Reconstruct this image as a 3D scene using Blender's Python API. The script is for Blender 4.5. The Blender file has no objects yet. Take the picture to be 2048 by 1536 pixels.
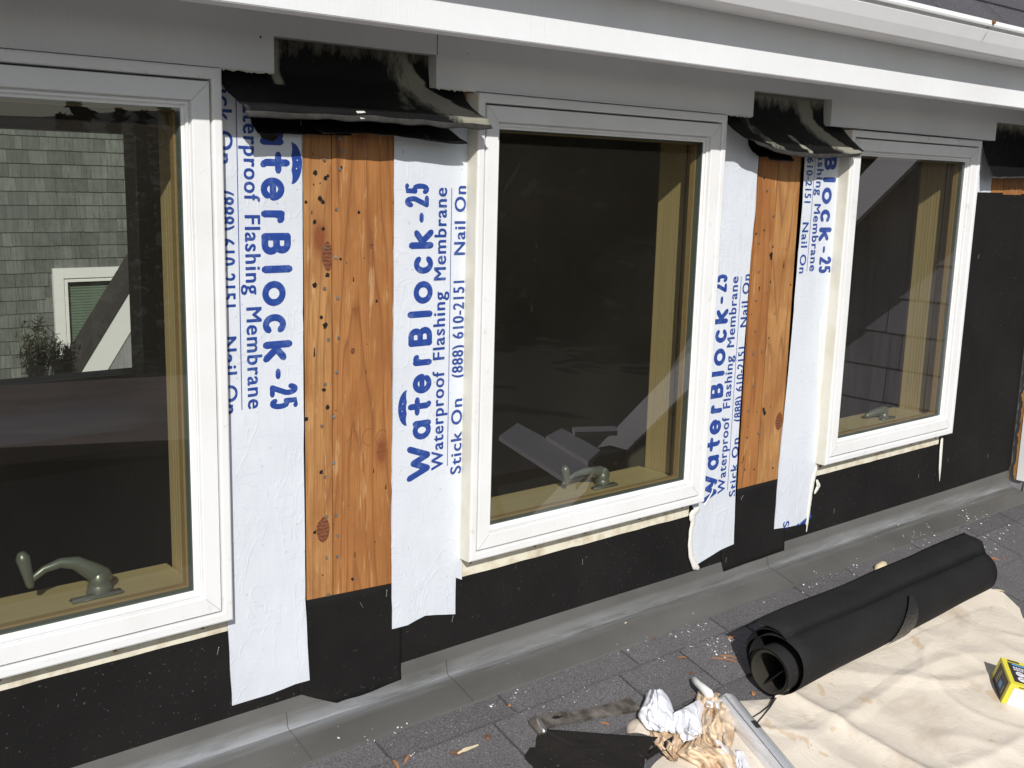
import bpy, bmesh, math, random
from mathutils import Vector, Matrix, noise
SC = bpy.context.scene
COL = SC.collection
rnd = random.Random(7)

# ------------------------------------------------------------------ camera
CAM = Vector((0.0, -1.434, 0.0))
RT = Vector((0.76250903, -0.64642525, 0.02672782))
UP = Vector((0.09919766, 0.15763502, 0.98250243))
FW = Vector((0.63932762, 0.74651563, -0.184322))
FOC = 2186.85
cd = bpy.data.cameras.new('camera')
cam = bpy.data.objects.new('camera', cd); COL.objects.link(cam)
cd.sensor_width = 36.0; cd.lens = FOC / 2048 * 36.0
cd.clip_start = 0.02; cd.clip_end = 3000
M = Matrix.Identity(4)
for i in range(3):
    M[i][0] = RT[i]; M[i][1] = UP[i]; M[i][2] = -FW[i]; M[i][3] = CAM[i]
cam.matrix_world = M
SC.camera = cam

# ------------------------------------------------------------------ light
SUNV = Vector((0.021, 0.034, -0.0252)).normalized()      # travel direction of the sunlight
elev = math.asin(-SUNV.z)
az = math.atan2(-SUNV.x, -SUNV.y)                        # direction towards the sun, from +Y clockwise
w = bpy.data.worlds.new('World'); SC.world = w; w.use_nodes = True
wn = w.node_tree.nodes; wn.clear()
sky = wn.new('ShaderNodeTexSky'); sky.sky_type = 'NISHITA'; sky.sun_disc = False
sky.sun_elevation = elev; sky.sun_rotation = az
sky.air_density = 1.0; sky.dust_density = 1.0; sky.ozone_density = 1.0
bg = wn.new('ShaderNodeBackground'); bg.inputs[1].default_value = 0.092
wo = wn.new('ShaderNodeOutputWorld')
w.node_tree.links.new(sky.outputs[0], bg.inputs[0]); w.node_tree.links.new(bg.outputs[0], wo.inputs[0])
sl = bpy.data.lights.new('sun', 'SUN'); sl.energy = 4.15; sl.angle = math.radians(0.5); sl.color = (1.0, 0.975, 0.935)
so = bpy.data.objects.new('sun', sl); COL.objects.link(so)
so.rotation_euler = SUNV.to_track_quat('-Z', 'Y').to_euler(); so.location = (-6, -10, 8)
SC.view_settings.view_transform = 'Standard'; SC.view_settings.look = 'None'
SC.view_settings.exposure = 0.0; SC.view_settings.gamma = 1.0
SC.render.engine = 'CYCLES'

# ------------------------------------------------------------------ measuring helpers
ZR = -0.857; TP = math.tan(math.radians(17.5))           # lower roof plane z = ZR + TP*y
RN = Vector((0, -math.sin(math.radians(17.5)), math.cos(math.radians(17.5))))
def ray(px, py): return RT * ((px - 1024) / FOC) - UP * ((py - 768) / FOC) + FW
def at(px, py, y=0.0):
    r = ray(px, py); return CAM + r * ((y - CAM.y) / r.y)
def rf(px, py, h=0.0):
    r = ray(px, py); t = (ZR + h - (CAM.z - CAM.y * TP)) / (r.z - r.y * TP); return CAM + r * t
def roofp(x, y, h=0.0): return Vector((x, y, ZR + TP * y)) + RN * h
def n3(x, y, z=0.0): return noise.noise(Vector((x, y, z)))

# ------------------------------------------------------------------ materials
MAT = {}
class NT:
    def __init__(s, name, col=(.5, .5, .5), rough=.6, metal=0.0, spec=.5):
        m = bpy.data.materials.new(name); m.use_nodes = True; s.m = m; MAT[name] = m
        s.n = m.node_tree.nodes; s.l = m.node_tree.links
        s.b = s.n['Principled BSDF']; s.b.inputs['Base Color'].default_value = (*col, 1)
        s.b.inputs['Roughness'].default_value = rough; s.b.inputs['Metallic'].default_value = metal
        s.b.inputs['Specular IOR Level'].default_value = spec
    def set(s, sock, v):
        if hasattr(v, 'is_linked') or hasattr(v, 'links'): s.l.new(v, sock)
        elif isinstance(v, (tuple, list)): sock.default_value = tuple(v) + ((1,) if len(v) == 3 and len(sock.default_value) == 4 else ())
        else: sock.default_value = v
    def pos(s, scale=(1, 1, 1), loc=(0, 0, 0), rot=(0, 0, 0)):
        t = s.n.new('ShaderNodeTexCoord'); mp = s.n.new('ShaderNodeMapping')
        mp.inputs['Scale'].default_value = scale; mp.inputs['Location'].default_value = loc; mp.inputs['Rotation'].default_value = rot
        s.l.new(t.outputs['Object'], mp.inputs[0]); return mp.outputs[0]
    def noise(s, vec, scale=5, detail=4, rough=.5, dist=0.0):
        n = s.n.new('ShaderNodeTexNoise'); s.l.new(vec, n.inputs['Vector']); n.inputs['Scale'].default_value = scale
        n.inputs['Detail'].default_value = detail; n.inputs['Roughness'].default_value = rough; n.inputs['Distortion'].default_value = dist
        return n.outputs['Fac']
    def voro(s, vec, scale=5, out='Distance'):
        n = s.n.new('ShaderNodeTexVoronoi'); s.l.new(vec, n.inputs['Vector']); n.inputs['Scale'].default_value = scale
        return n.outputs[out]
    def wave(s, vec, scale=5, dist=2, det=2, dscale=1, dirn='X'):
        n = s.n.new('ShaderNodeTexWave'); s.l.new(vec, n.inputs['Vector']); n.bands_direction = dirn
        n.inputs['Scale'].default_value = scale; n.inputs['Distortion'].default_value = dist; n.inputs['Detail'].default_value = det
        n.inputs['Detail Scale'].default_value = dscale
        return n.outputs['Fac']
    def ramp(s, fac, stops):
        r = s.n.new('ShaderNodeValToRGB'); s.l.new(fac, r.inputs[0]); e = r.color_ramp.elements
        while len(e) < len(stops): e.new(0.5)
        for k, (p, c) in enumerate(stops):
            e[k].position = p; e[k].color = (c, c, c, 1) if isinstance(c, (int, float)) else (*c, 1)
        return r.outputs[0]
    def mix(s, fac, a, b, mode='MIX'):
        m = s.n.new('ShaderNodeMix'); m.data_type = 'RGBA'; m.blend_type = mode
        s.set(m.inputs[0], fac); s.set(m.inputs[6], a); s.set(m.inputs[7], b); return m.outputs[2]
    def math(s, op, a, b=0.0):
        m = s.n.new('ShaderNodeMath'); m.operation = op; s.set(m.inputs[0], a); s.set(m.inputs[1], b); return m.outputs[0]
    def attr(s, name):
        a = s.n.new('ShaderNodeAttribute'); a.attribute_name = name; return a.outputs['Fac']
    def sep(s, vec):
        n = s.n.new('ShaderNodeSeparateXYZ'); s.l.new(vec, n.inputs[0]); return n.outputs
    def color(s, c): s.set(s.b.inputs['Base Color'], c)
    def rough(s, r): s.set(s.b.inputs['Roughness'], r)
    def bump(s, h, strength=.3, dist=.002):
        b = s.n.new('ShaderNodeBump'); b.inputs['Strength'].default_value = strength; b.inputs['Distance'].default_value = dist
        s.l.new(h, b.inputs['Height'])
        if s.b.inputs['Normal'].is_linked: s.l.new(s.b.inputs['Normal'].links[0].from_socket, b.inputs['Normal'])
        s.l.new(b.outputs[0], s.b.inputs['Normal'])

# white extruded vinyl of the windows
m = NT('white_vinyl', (.74, .74, .72), .38); p = m.pos()
m.color(m.mix(m.ramp(m.noise(p, 9, 5, .6), [(.42, 0), (.72, 1)]), (.78, .78, .78), (.73, .725, .71)))
m.color(m.mix(m.ramp(m.noise(m.pos((1, 1, 1), (2, 3, 1)), 38, 6, .72), [(.60, 0), (.74, .5)]), m.b.inputs['Base Color'].links[0].from_socket, (.42, .38, .32)))
m.bump(m.noise(p, 60, 3), .05, .001)
m = NT('cream_vinyl', (.7, .66, .52), .55); p = m.pos()
m.color(m.mix(m.ramp(m.noise(p, 22, 6, .65), [(.45, 0), (.62, .55), (.8, 1)]), (.73, .69, .56), (.42, .30, .18)))
m = NT('side_vinyl', (.7, .66, .52), .5); p = m.pos()
m.color(m.mix(m.ramp(m.noise(p, 14, 5, .6), [(.4, 0), (.8, 1)]), (.72, .70, .62), (.60, .56, .44)))
# rough sawn white boards
def sawn(name, vertical):
    m = NT(name, (.7, .7, .7), .7); p = m.pos(); ps = m.pos((260, 40, 9) if vertical else (9, 40, 260))
    g = m.noise(ps, 1, 4, .6)
    d = m.noise(p, 4, 5, .6)
    c = m.mix(m.ramp(d, [(.35, 0), (.75, 1)]), (.76, .77, .785), (.68, .685, .69))
    c = m.mix(m.ramp(g, [(.22, .22), (.38, 0)]), c, (.50, .49, .47))
    m.color(c); m.bump(g, .28, .0014); m.bump(m.noise(p, 300, 2), .12, .0008); return m
sawn('sawn_white_paint', True)
m = sawn('fascia_paint', True)
m = NT('gutter_paint', (.72, .72, .71), .42); p = m.pos()
sx, sy, sz = m.sep(p)
c = m.mix(m.ramp(m.noise(p, 5, 6, .6), [(.4, 0), (.8, 1)]), (.80, .80, .81), (.72, .72, .72))
m.color(c)
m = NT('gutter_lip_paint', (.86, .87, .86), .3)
m = NT('rust', (.20, .085, .03), .8)
# flashing membrane: white face with a fine woven scrim
m = NT('membrane', (.66, .71, .79), .42); p = m.pos()
ph = m.pos((20, 20, 420)); pv = m.pos((420, 20, 20)); pw = m.pos((9, 9, 3))
c = m.mix(m.ramp(m.noise(p, 7, 6, .6), [(.38, 0), (.72, 1)]), (.67, .70, .75), (.61, .64, .69))
c = m.mix(m.ramp(m.noise(ph, 1, 3, .6), [(.3, .55), (.42, 0)]), c, (.54, .58, .65))
c = m.mix(m.ramp(m.noise(p, 120, 2, .5), [(.70, 0), (.76, .6)]), c, (.42, .40, .38))
m.color(c)
m.bump(m.noise(pw, .8, 3, .5, .6), .35, .012); m.bump(m.noise(m.pos((16, 16, 7), (0, 0, 0), (0, .6, 0)), 1, 5, .55, 1.0), .22, .006)
m.bump(m.noise(ph, 1, 2), .35, .0006); m.bump(m.noise(pv, 1, 2), .12, .0005)
m.bump(m.ramp(m.noise(m.pos((14, 14, 8), (3, 1, 2)), 1, 3, .5, 1.2), [(.48, 0), (.5, 1), (.52, 0)]), .22, .0016)
m = NT('ink', (.02, .06, .30), .5); p = m.pos()
c = m.mix(m.ramp(m.noise(p, 90, 5, .7), [(.52, 0), (.72, .55)]), (.016, .052, .26), (.16, .23, .46)); m.color(c)
m = NT('dark_ink', (.03, .04, .10), .5)
# fir plywood / studs
def fir(name, a, b, cdark, seed, xs=26, grey=.15):
    m = NT(name, a, .55)
    pg = m.pos((xs, 6, 1.1), (seed, 0, 0)); p = m.pos((1, 1, 1), (seed, 0, 0)); pf = m.pos((520, 30, 12), (seed, 0, 0))
    fld = m.noise(pg, .55, 3, .45, .35)
    w1 = m.math('FRACT', m.math('MULTIPLY', fld, 17.0))
    w1 = m.math('MULTIPLY', w1, 1.0)
    big = m.noise(m.pos((12, 4, 1.7), (seed * 2, 0, 0)), 1, 4, .5, .8)
    c = m.mix(big, a, b)
    c = m.mix(m.math('MULTIPLY', m.ramp(w1, [(.0, .95), (.06, .75), (.14, .30), (.5, .06), (.86, 0), (1.0, .55)]), m.ramp(m.noise(m.pos((7, 4, 1.2), (seed * 5, 0, 0)), 1, 3), [(.3, .25), (.6, .9)])), c, cdark)
    c = m.mix(m.ramp(m.noise(pf, 1, 3, .6), [(.3, .55), (.55, 0)]), c, cdark)
    st = m.noise(m.pos((9, 9, 5), (seed * 3, 0, 1)), 1, 5, .6, .6)
    c = m.mix(m.ramp(st, [(.45, 0), (.68, .65)]), c, (.24, .085, .022))
    sc = m.noise(m.pos((70, 20, 9), (seed, 2, 0), (0, .5, 0)), 1, 4, .7)
    c = m.mix(m.ramp(sc, [(.58, 0), (.70, .55)]), c, (.60, .40, .20))
    # knots
    v = m.voro(m.pos((9.5, 2, 4.2), (seed * 1.7, 0, seed)), 1)
    c = m.mix(m.ramp(v, [(.07, .9), (.10, .5), (.16, .0)]), c, (.20, .055, .018))
    m.color(c); m.bump(w1, .06, .0008); m.bump(m.noise(pf, 1, 2), .1, .0008); m.bump(sc, .15, .001)
    return m
fir('fir_light', (.50, .27, .100), (.41, .19, .060), (.17, .065, .02), 1.3, 9)
fir('fir_orange', (.45, .205, .066), (.36, .145, .040), (.16, .05, .013), 5.1, 14)
fir('fir_dark', (.38, .18, .06), (.31, .13, .04), (.15, .05, .014), 9.4, 16)
m = NT('pine_jamb', (.50, .36, .15), .5); p = m.pos((60, 60, 3))
c = m.mix(m.noise(p, 1, 4, .6), (.60, .46, .26), (.45, .33, .17)); m.color(c)
m = NT('pine_sill', (.48, .36, .18), .5); p = m.pos((4, 60, 60))
c = m.mix(m.noise(p, 1, 4, .6, 1), (.62, .50, .30), (.46, .35, .18)); m.color(c)
m = NT('pine_sash', (.55, .33, .12), .5); p = m.pos((8, 60, 60))
c = m.mix(m.noise(p, 1, 4, .6), (.42, .29, .15), (.33, .20, .085)); m.color(c)
m = NT('groove', (.03, .025, .015), .8)
m = NT('spacer', (.16, .20, .21), .45, .3)
# asphalt felt
def felt(name, base, bits):
    m = NT(name, base, .82, 0, .18); p = m.pos()
    c = m.mix(m.ramp(m.noise(p, 6, 6, .6), [(.35, 0), (.75, 1)]), base, tuple(x * 1.7 for x in base))
    c = m.mix(m.ramp(m.noise(m.pos((30, 30, 300), (0, 0, 0), (0, .22, 0)), 1, 3, .6), [(.70, 0), (.80, .55)]), c, (.13, .12, .115))
    c = m.mix(m.ramp(m.noise(p, 240, 2, .5), [(.70, 0), (.78, bits)]), c, (.22, .21, .20))
    m.color(c); m.bump(m.noise(p, 420, 3, .6), .3, .0006); m.bump(m.noise(m.pos((2.2, 2.2, 4)), 1.4, 4, .5), .3, .01)
    return m
felt('felt', (.0080, .0075, .0073), .45)
felt('felt_roll_skin', (.0125, .0120, .0122), .25)
felt('felt_scrap_skin', (.0135, .0118, .0105), .75)
m = NT('felt_edge', (.024, .021, .015), .9)
# torn self adhesive flashing: bitumen with smears of adhesive
m = NT('bitumen', (.008, .008, .008), .55, 0, .18); p = m.pos()
a = m.attr('adh')
k = m.math('ADD', a, m.math('MULTIPLY', m.math('SUBTRACT', m.noise(m.pos((60, 40, 22)), 1, 8, .75), .5), 1.5))
c = m.mix(m.ramp(k, [(.42, 0), (.58, .35), (.72, .6), (.80, 1)]), (.0065, .0065, .0065), (.27, .26, .21))
c = m.mix(m.ramp(m.noise(m.pos((140, 40, 30), (0, 0, 0), (0, .5, 0)), 1, 3, .6), [(.70, 0), (.76, .7)]), c, (.30, .28, .24))
m.color(c); m.bump(m.noise(p, 40, 5, .6), .5, .004)
m = NT('bitumen_lip', (.10, .095, .09), .6); p = m.pos()
m.color(m.mix(m.ramp(m.noise(p, 55, 6, .7), [(.35, 0), (.7, .8), (.8, 1)]), (.026, .025, .023), (.08, .076, .07))); m.bump(m.noise(p, 200, 3), .4, .001)
# lead grey metal flashing
m = NT('flashing_metal', (.17, .165, .155), .5, .35); p = m.pos()
sx, sy, sz = m.sep(p)
oxn = m.noise(m.pos((3.2, 60, 30)), 1, 6, .68, .5)
patch = m.noise(m.pos((2.1, 9, 9), (4, 0, 0)), 1, 4, .6)
ax = m.math('SUBTRACT', 1.0, m.math('MULTIPLY', m.math('MAXIMUM', m.math('ABSOLUTE', m.math('ADD', sy, .013), 0), m.math('ABSOLUTE', m.math('ADD', sz, .8575), 0)), 36.0))
ax = m.math('MAXIMUM', ax, 0.0)
ox = m.math('MULTIPLY', m.math('MULTIPLY', m.ramp(oxn, [(.38, 0), (.60, 1)]), ax), m.ramp(patch, [(.38, .22), (.60, 1)]))
c = m.mix(m.ramp(m.noise(m.pos((2.5, 7, 7)), 1, 5, .6), [(.35, 0), (.7, 1)]), (.135, .132, .122), (.185, .18, .168))
c = m.mix(ox, c, (.36, .37, .385)); c = m.mix(m.ramp(m.noise(p, 160, 3, .6), [(.72, 0), (.8, .6)]), c, (.5, .5, .5))
m.color(c); m.rough(m.ramp(m.noise(p, 12, 4), [(.3, .38), (.7, .6)])); m.bump(m.noise(m.pos((2, 10, 10)), 1, 3), .08, .004)
# asphalt shingles
def asphalt(name, a, b, sp):
    m = NT(name, a, .92, 0, .2); p = m.pos()
    c = m.mix(m.attr('rv'), a, b)
    g = m.noise(p, 330, 3, .7)
    c = m.mix(m.ramp(g, [(.36, .7), (.5, 0)]), c, tuple(x * .35 for x in a))
    c = m.mix(m.ramp(g, [(.58, 0), (.70, sp)]), c, (.34, .33, .34))
    c = m.mix(m.ramp(m.noise(p, 7, 5, .6), [(.45, 0), (.75, .35)]), c, tuple(x * .6 for x in a))
    m.color(c); m.bump(g, .8, .0025); return m
asphalt('roof_shingle', (.118, .113, .116), (.155, .148, .151), .9)
asphalt('upper_shingle', (.10, .095, .105), (.13, .122, .13), .6)
def cedar(name, a, b):
    m = NT(name, a, .85); p = m.pos((60, 60, 3)); 
    c = m.mix(m.attr('rv'), a, b); g = m.noise(p, 1, 4, .6)
    c = m.mix(m.ramp(g, [(.3, .6), (.6, 0)]), c, tuple(x * .45 for x in a)); m.color(c); m.bump(g, .3, .002); return m
cedar('cedar_shingle', (.10, .11, .10), (.18, .19, .175))
cedar('side_shingle', (.30, .30, .315), (.38, .375, .39))
m = NT('trim_white', (.78, .78, .77), .5)
m = NT('blind_green', (.12, .16, .12), .6); m.color(m.ramp(m.wave(m.pos((1, 1, 1)), 13, 0, 0, 1, 'Z'), [(.35, (.07, .10, .075)), (.6, (.14, .19, .14))]))
m = NT('dark_roof', (.035, .03, .028), .9)
m = NT('interior', (.15, .13, .10), .9); p = m.pos(); m.color(m.mix(m.noise(p, 2, 4), (.16, .135, .105), (.11, .095, .075)))
m = NT('interior_trim', (.055, .035, .022), .5)
m = NT('counter', (.30, .21, .155), .5)
m = NT('rubble', (.42, .42, .42), .8)
# canvas
m = NT('canvas', (.66, .57, .48), .9, 0, .2); p = m.pos()
c = m.mix(m.ramp(m.noise(p, 2.6, 6, .6), [(.35, 0), (.75, 1)]), (.69, .62, .525), (.61, .54, .445))
c = m.mix(m.ramp(m.noise(m.pos((1, 1, 1), (4.3, 1, 2)), 4.3, 5, .6, .5), [(.54, 0), (.74, .8)]), c, (.33, .24, .165))
c = m.mix(m.ramp(m.noise(m.pos((1, 1, 1), (1, 5, 2)), 17, 3, .5, .3), [(.665, 0), (.69, .65)]), c, (.56, .41, .26))
c = m.mix(m.ramp(m.noise(m.pos((150, 300, 100), (0, 0, 0), (0, 0, .7)), 1, 2, .5), [(.73, 0), (.78, .85)]), c, (.10, .08, .06))
c = m.mix(m.ramp(m.noise(p, 700, 2), [(.35, .25), (.5, 0)]), c, (.54, .45, .36))
m.color(c); m.bump(m.noise(p, 700, 2), .45, .0008); m.bump(m.noise(p, 14, 6, .65, 1.2), .5, .006)
m = NT('cotton_white', (.76, .77, .81), .9, 0, .2); p = m.pos()
m.color(m.mix(m.ramp(m.noise(p, 16, 5), [(.5, 0), (.8, 1)]), (.78, .79, .83), (.66, .66, .68))); m.bump(m.noise(p, 40, 4, .6), .3, .004)
m = NT('tan_leather', (.55, .37, .22), .7); p = m.pos()
c = m.mix(m.ramp(m.noise(p, 13, 6, .6, .6), [(.35, 0), (.65, 1)]), (.76, .64, .50), (.60, .44, .28))
c = m.mix(m.ramp(m.noise(m.pos((1, 1, 1), (3, 3, 3)), 24, 4, .6), [(.47, 0), (.68, .8)]), c, (.34, .19, .085)); m.color(c); m.bump(m.noise(p, 50, 5, .6), .35, .004)
m = NT('wood_pale', (.66, .55, .36), .7)
m = NT('wood_orange', (.36, .16, .065), .8)
m = NT('wood_brown', (.16, .08, .045), .8)
m = NT('chip_white', (.75, .75, .72), .8)
m = NT('steel_rusty', (.12, .10, .09), .5, .55); p = m.pos()
m.color(m.mix(m.ramp(m.noise(p, 30, 6, .65), [(.4, 0), (.65, 1)]), (.10, .085, .07), (.30, .27, .24)))
m = NT('steel_bright', (.42, .41, .40), .32, .9)
m = NT('chrome', (.70, .71, .73), .3, .55); p = m.pos(); m.rough(m.ramp(m.noise(m.pos((200, 8, 8)), 1, 4), [(.3, .16), (.7, .38)]))
m = NT('black_rubber', (.02, .02, .02), .6)
m = NT('nail_steel', (.30, .29, .27), .4, .7)
m = NT('hole_black', (.008, .006, .005), 1)
m = NT('crank_metal', (.21, .22, .205), .32, .45)
m = NT('box_yellow', (.70, .62, .06), .5); m = NT('box_black', (.035, .03, .03), .5); m = NT('box_blue', (.10, .32, .62), .5)
m = NT('box_white', (.72, .70, .74), .5); m = NT('caulk', (.74, .72, .66), .5)
m = NT('bark', (.07, .05, .035), .9)
m = NT('needle', (.018, .038, .014), .9, 0, .1); m.color(m.mix(m.attr('rv'), (.014, .026, .010), (.04, .06, .022)))
m = NT('grass_ground', (.05, .07, .03), .95); m.color(m.mix(m.noise(m.pos(), .4, 6), (.022, .028, .015), (.04, .042, .026)))
m = NT('hill', (.04, .055, .05), .95); m.color(m.mix(m.noise(m.pos(), .03, 6), (.018, .026, .018), (.03, .04, .03)))
# window glass: clear pane with mirror reflection by angle
gm = bpy.data.materials.new('window_glass'); gm.use_nodes = True; MAT['window_glass'] = gm
gn = gm.node_tree.nodes; gl = gm.node_tree.links; gn.clear()
o_ = gn.new('ShaderNodeOutputMaterial'); mx = gn.new('ShaderNodeMixShader'); tr = gn.new('ShaderNodeBsdfTransparent')
gs = gn.new('ShaderNodeBsdfGlossy'); geo = gn.new('ShaderNodeNewGeometry'); dt = gn.new('ShaderNodeVectorMath'); dt.operation = 'DOT_PRODUCT'
gl.new(geo.outputs['Incoming'], dt.inputs[0]); gl.new(geo.outputs['True Normal'], dt.inputs[1])
def mth(op, a, b=None):
    q = gn.new('ShaderNodeMath'); q.operation = op
    for i, v in enumerate((a, b)):
        if v is None: continue
        if isinstance(v, (int, float)): q.inputs[i].default_value = v
        else: gl.new(v, q.inputs[i])
    return q.outputs[0]
F0 = .115                                  # two panes, four surfaces
fac_ = mth('ADD', mth('MULTIPLY', mth('POWER', mth('SUBTRACT', 1.0, mth('ABSOLUTE', dt.outputs['Value'])), 5.0), 1 - F0), F0)
tr.inputs[0].default_value = (.72, .75, .66, 1); gs.inputs['Roughness'].default_value = 0.0
gs.inputs['Color'].default_value = (.95, .93, 1.0, 1)
gl.new(fac_, mx.inputs[0]); gl.new(tr.outputs[0], mx.inputs[1]); gl.new(gs.outputs[0], mx.inputs[2]); du = gn.new('ShaderNodeBsdfDiffuse'); du.inputs[0].default_value = (.60, .53, .42, 1); mx2 = gn.new('ShaderNodeMixShader')
tc = gn.new('ShaderNodeTexCoord'); nz = gn.new('ShaderNodeTexNoise'); nz.inputs['Scale'].default_value = 3.0; nz.inputs['Detail'].default_value = 6; gl.new(tc.outputs['Object'], nz.inputs['Vector'])
gl.new(mth('MULTIPLY', nz.outputs['Fac'], .034), mx2.inputs[0]); gl.new(mx.outputs[0], mx2.inputs[1]); gl.new(du.outputs[0], mx2.inputs[2]); gl.new(mx2.outputs[0], o_.inputs[0])

# ------------------------------------------------------------------ object helpers
def tag(o, label=None, cat=None, group=None, kind=None):
    if label: o['label'] = label
    if cat: o['category'] = cat
    if group: o['group'] = group
    if kind: o['kind'] = kind
    return o
def empty(name, loc, label=None, cat=None, group=None, parent=None):
    o = bpy.data.objects.new(name, None); COL.objects.link(o); o.location = loc; o.empty_display_size = .1
    if parent: o.parent = parent; o.matrix_parent_inverse = parent_world(parent).inverted()
    return tag(o, label, cat, group)
def parent_world(p):
    T = Matrix.Translation(p.location)
    return parent_world(p.parent) @ p.matrix_parent_inverse @ T if p.parent else T
def obj(name, bm, mats, parent=None, smooth=False, solid=0.0, normals=True):
    me = bpy.data.meshes.new(name)
    if normals: bmesh.ops.recalc_face_normals(bm, faces=bm.faces)
    bm.to_mesh(me); bm.free()
    o = bpy.data.objects.new(name, me); COL.objects.link(o)
    if isinstance(mats, str): mats = [mats]
    for k in mats: me.materials.append(MAT[k])
    if smooth:
        for p in me.polygons: p.use_smooth = True
    if solid:
        s = o.modifiers.new('thick', 'SOLIDIFY'); s.thickness = abs(solid); s.offset = 1 if solid > 0 else -1
    if parent: o.parent = parent; o.matrix_parent_inverse = parent_world(parent).inverted()
    return o
def B(): return bmesh.new()
def box(bm, a, b, mi=0, bev=0.0):
    x0, y0, z0 = a; x1, y1, z1 = b
    vs = [bm.verts.new((x, y, z)) for x in (x0, x1) for y in (y0, y1) for z in (z0, z1)]
    fs = []
    for q in ((0, 1, 3, 2), (4, 6, 7, 5), (0, 4, 5, 1), (2, 3, 7, 6), (0, 2, 6, 4), (1, 5, 7, 3)):
        f = bm.faces.new([vs[i] for i in q]); f.material_index = mi; fs.append(f)
    if bev:
        es = list({e for f in fs for e in f.edges})
        bmesh.ops.bevel(bm, geom=es, offset=bev, segments=2, affect='EDGES')
    return vs
def obox(bm, c, ax, ay, az, mi=0):
    """oriented box: centre and three half axes"""
    c = Vector(c); vs = [bm.verts.new(c + ax * i + ay * j + az * k) for i in (-1, 1) for j in (-1, 1) for k in (-1, 1)]
    for q in ((0, 1, 3, 2), (4, 6, 7, 5), (0, 4, 5, 1), (2, 3, 7, 6), (0, 2, 6, 4), (1, 5, 7, 3)):
        bm.faces.new([vs[i] for i in q]).material_index = mi
    return vs
def ring(bm, x0, x1, z0, z1, prof, mi=0, closed=False):
    rows = []
    for (i, y) in prof:
        rows.append([bm.verts.new((x0 + i, y, z0 + i)), bm.verts.new((x1 - i, y, z0 + i)), bm.verts.new((x1 - i, y, z1 - i)), bm.verts.new((x0 + i, y, z1 - i))])
    n = len(rows)
    for r in range(n if closed else n - 1):
        A, Bq = rows[r], rows[(r + 1) % n]
        for k in range(4):
            bm.faces.new((A[k], A[(k + 1) % 4], Bq[(k + 1) % 4], Bq[k])).material_index = mi
def tube(bm, pts, rad, sq=None, seg=10, mi=0, caps=True):
    """round swept tube; rad number or list; sq=(axis vector, factor) flattens it"""
    pts = [Vector(p) for p in pts]; n = len(pts)
    rs = rad if isinstance(rad, (list, tuple)) else [rad] * n
    P, R_, T_ = [], [], []
    for i in range(n):
        t = (pts[min(i + 1, n - 1)] - pts[max(i - 1, 0)]).normalized()
        P.append(pts[i]); R_.append(rs[i]); T_.append(t)
    if caps:
        for a in (55, 80):
            c, s = math.cos(math.radians(a)), math.sin(math.radians(a))
            P.insert(0, pts[0] - T_[0] * rs[0] * s) if a == 55 else P.insert(0, pts[0] - T_[0] * rs[0] * s)
            R_.insert(0, rs[0] * c); T_.insert(0, T_[0])
            P.append(pts[-1] + T_[-1] * rs[-1] * s); R_.append(rs[-1] * c); T_.append(T_[-1])
    rings = []; up = None
    for p, r, t in zip(P, R_, T_):
        if up is None:
            up = Vector((0, 1, 0)) if abs(t.y) < .9 else Vector((1, 0, 0))
        a = (up - t * up.dot(t)).normalized(); b = t.cross(a); up = a
        rg = []
        for k in range(seg):
            th = 2 * math.pi * k / seg; d = a * math.cos(th) * r + b * math.sin(th) * r
            if sq: d = d - sq[0] * d.dot(sq[0]) * (1 - sq[1])
            rg.append(bm.verts.new(p + d))
        rings.append(rg)
    for A, Bq in zip(rings, rings[1:]):
        for k in range(seg): bm.faces.new((A[k], A[(k + 1) % seg], Bq[(k + 1) % seg], Bq[k])).material_index = mi
    if caps:
        bm.faces.new(rings[0]).material_index = mi; bm.faces.new(rings[-1]).material_index = mi
def poly_sheet(bm, pts, y, th=.0006, rough=0.0, step=.02, seed=0, mi=0):
    """flat sheet on the wall: outline in (x, z), front face at y - th, edges slightly uneven"""
    out = []; n = len(pts)
    for i in range(n):
        a, b = Vector(pts[i]), Vector(pts[(i + 1) % n]); L = (b - a).length; k = max(1, int(L / step)) if rough else 1
        nrm = Vector((-(b - a).y, (b - a).x)).normalized() if L > 0 else Vector((0, 0))
        for j in range(k):
            p = a.lerp(b, j / k)
            if rough and j: p = p + nrm * rough * n3(p.x * 40 + seed, p.y * 40, seed)
            out.append(p)
    f = [bm.verts.new((p.x, y - th, p.y)) for p in out]; g = [bm.verts.new((p.x, y, p.y)) for p in out]
    N = len(out)
    fa = bm.faces.new(f); fa.material_index = mi
    for i in range(N): bm.faces.new((f[i], f[(i + 1) % N], g[(i + 1) % N], g[i])).material_index = mi
def fin(bm): bmesh.ops.triangulate(bm, faces=[f for f in bm.faces if len(f.verts) > 4])

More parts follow.
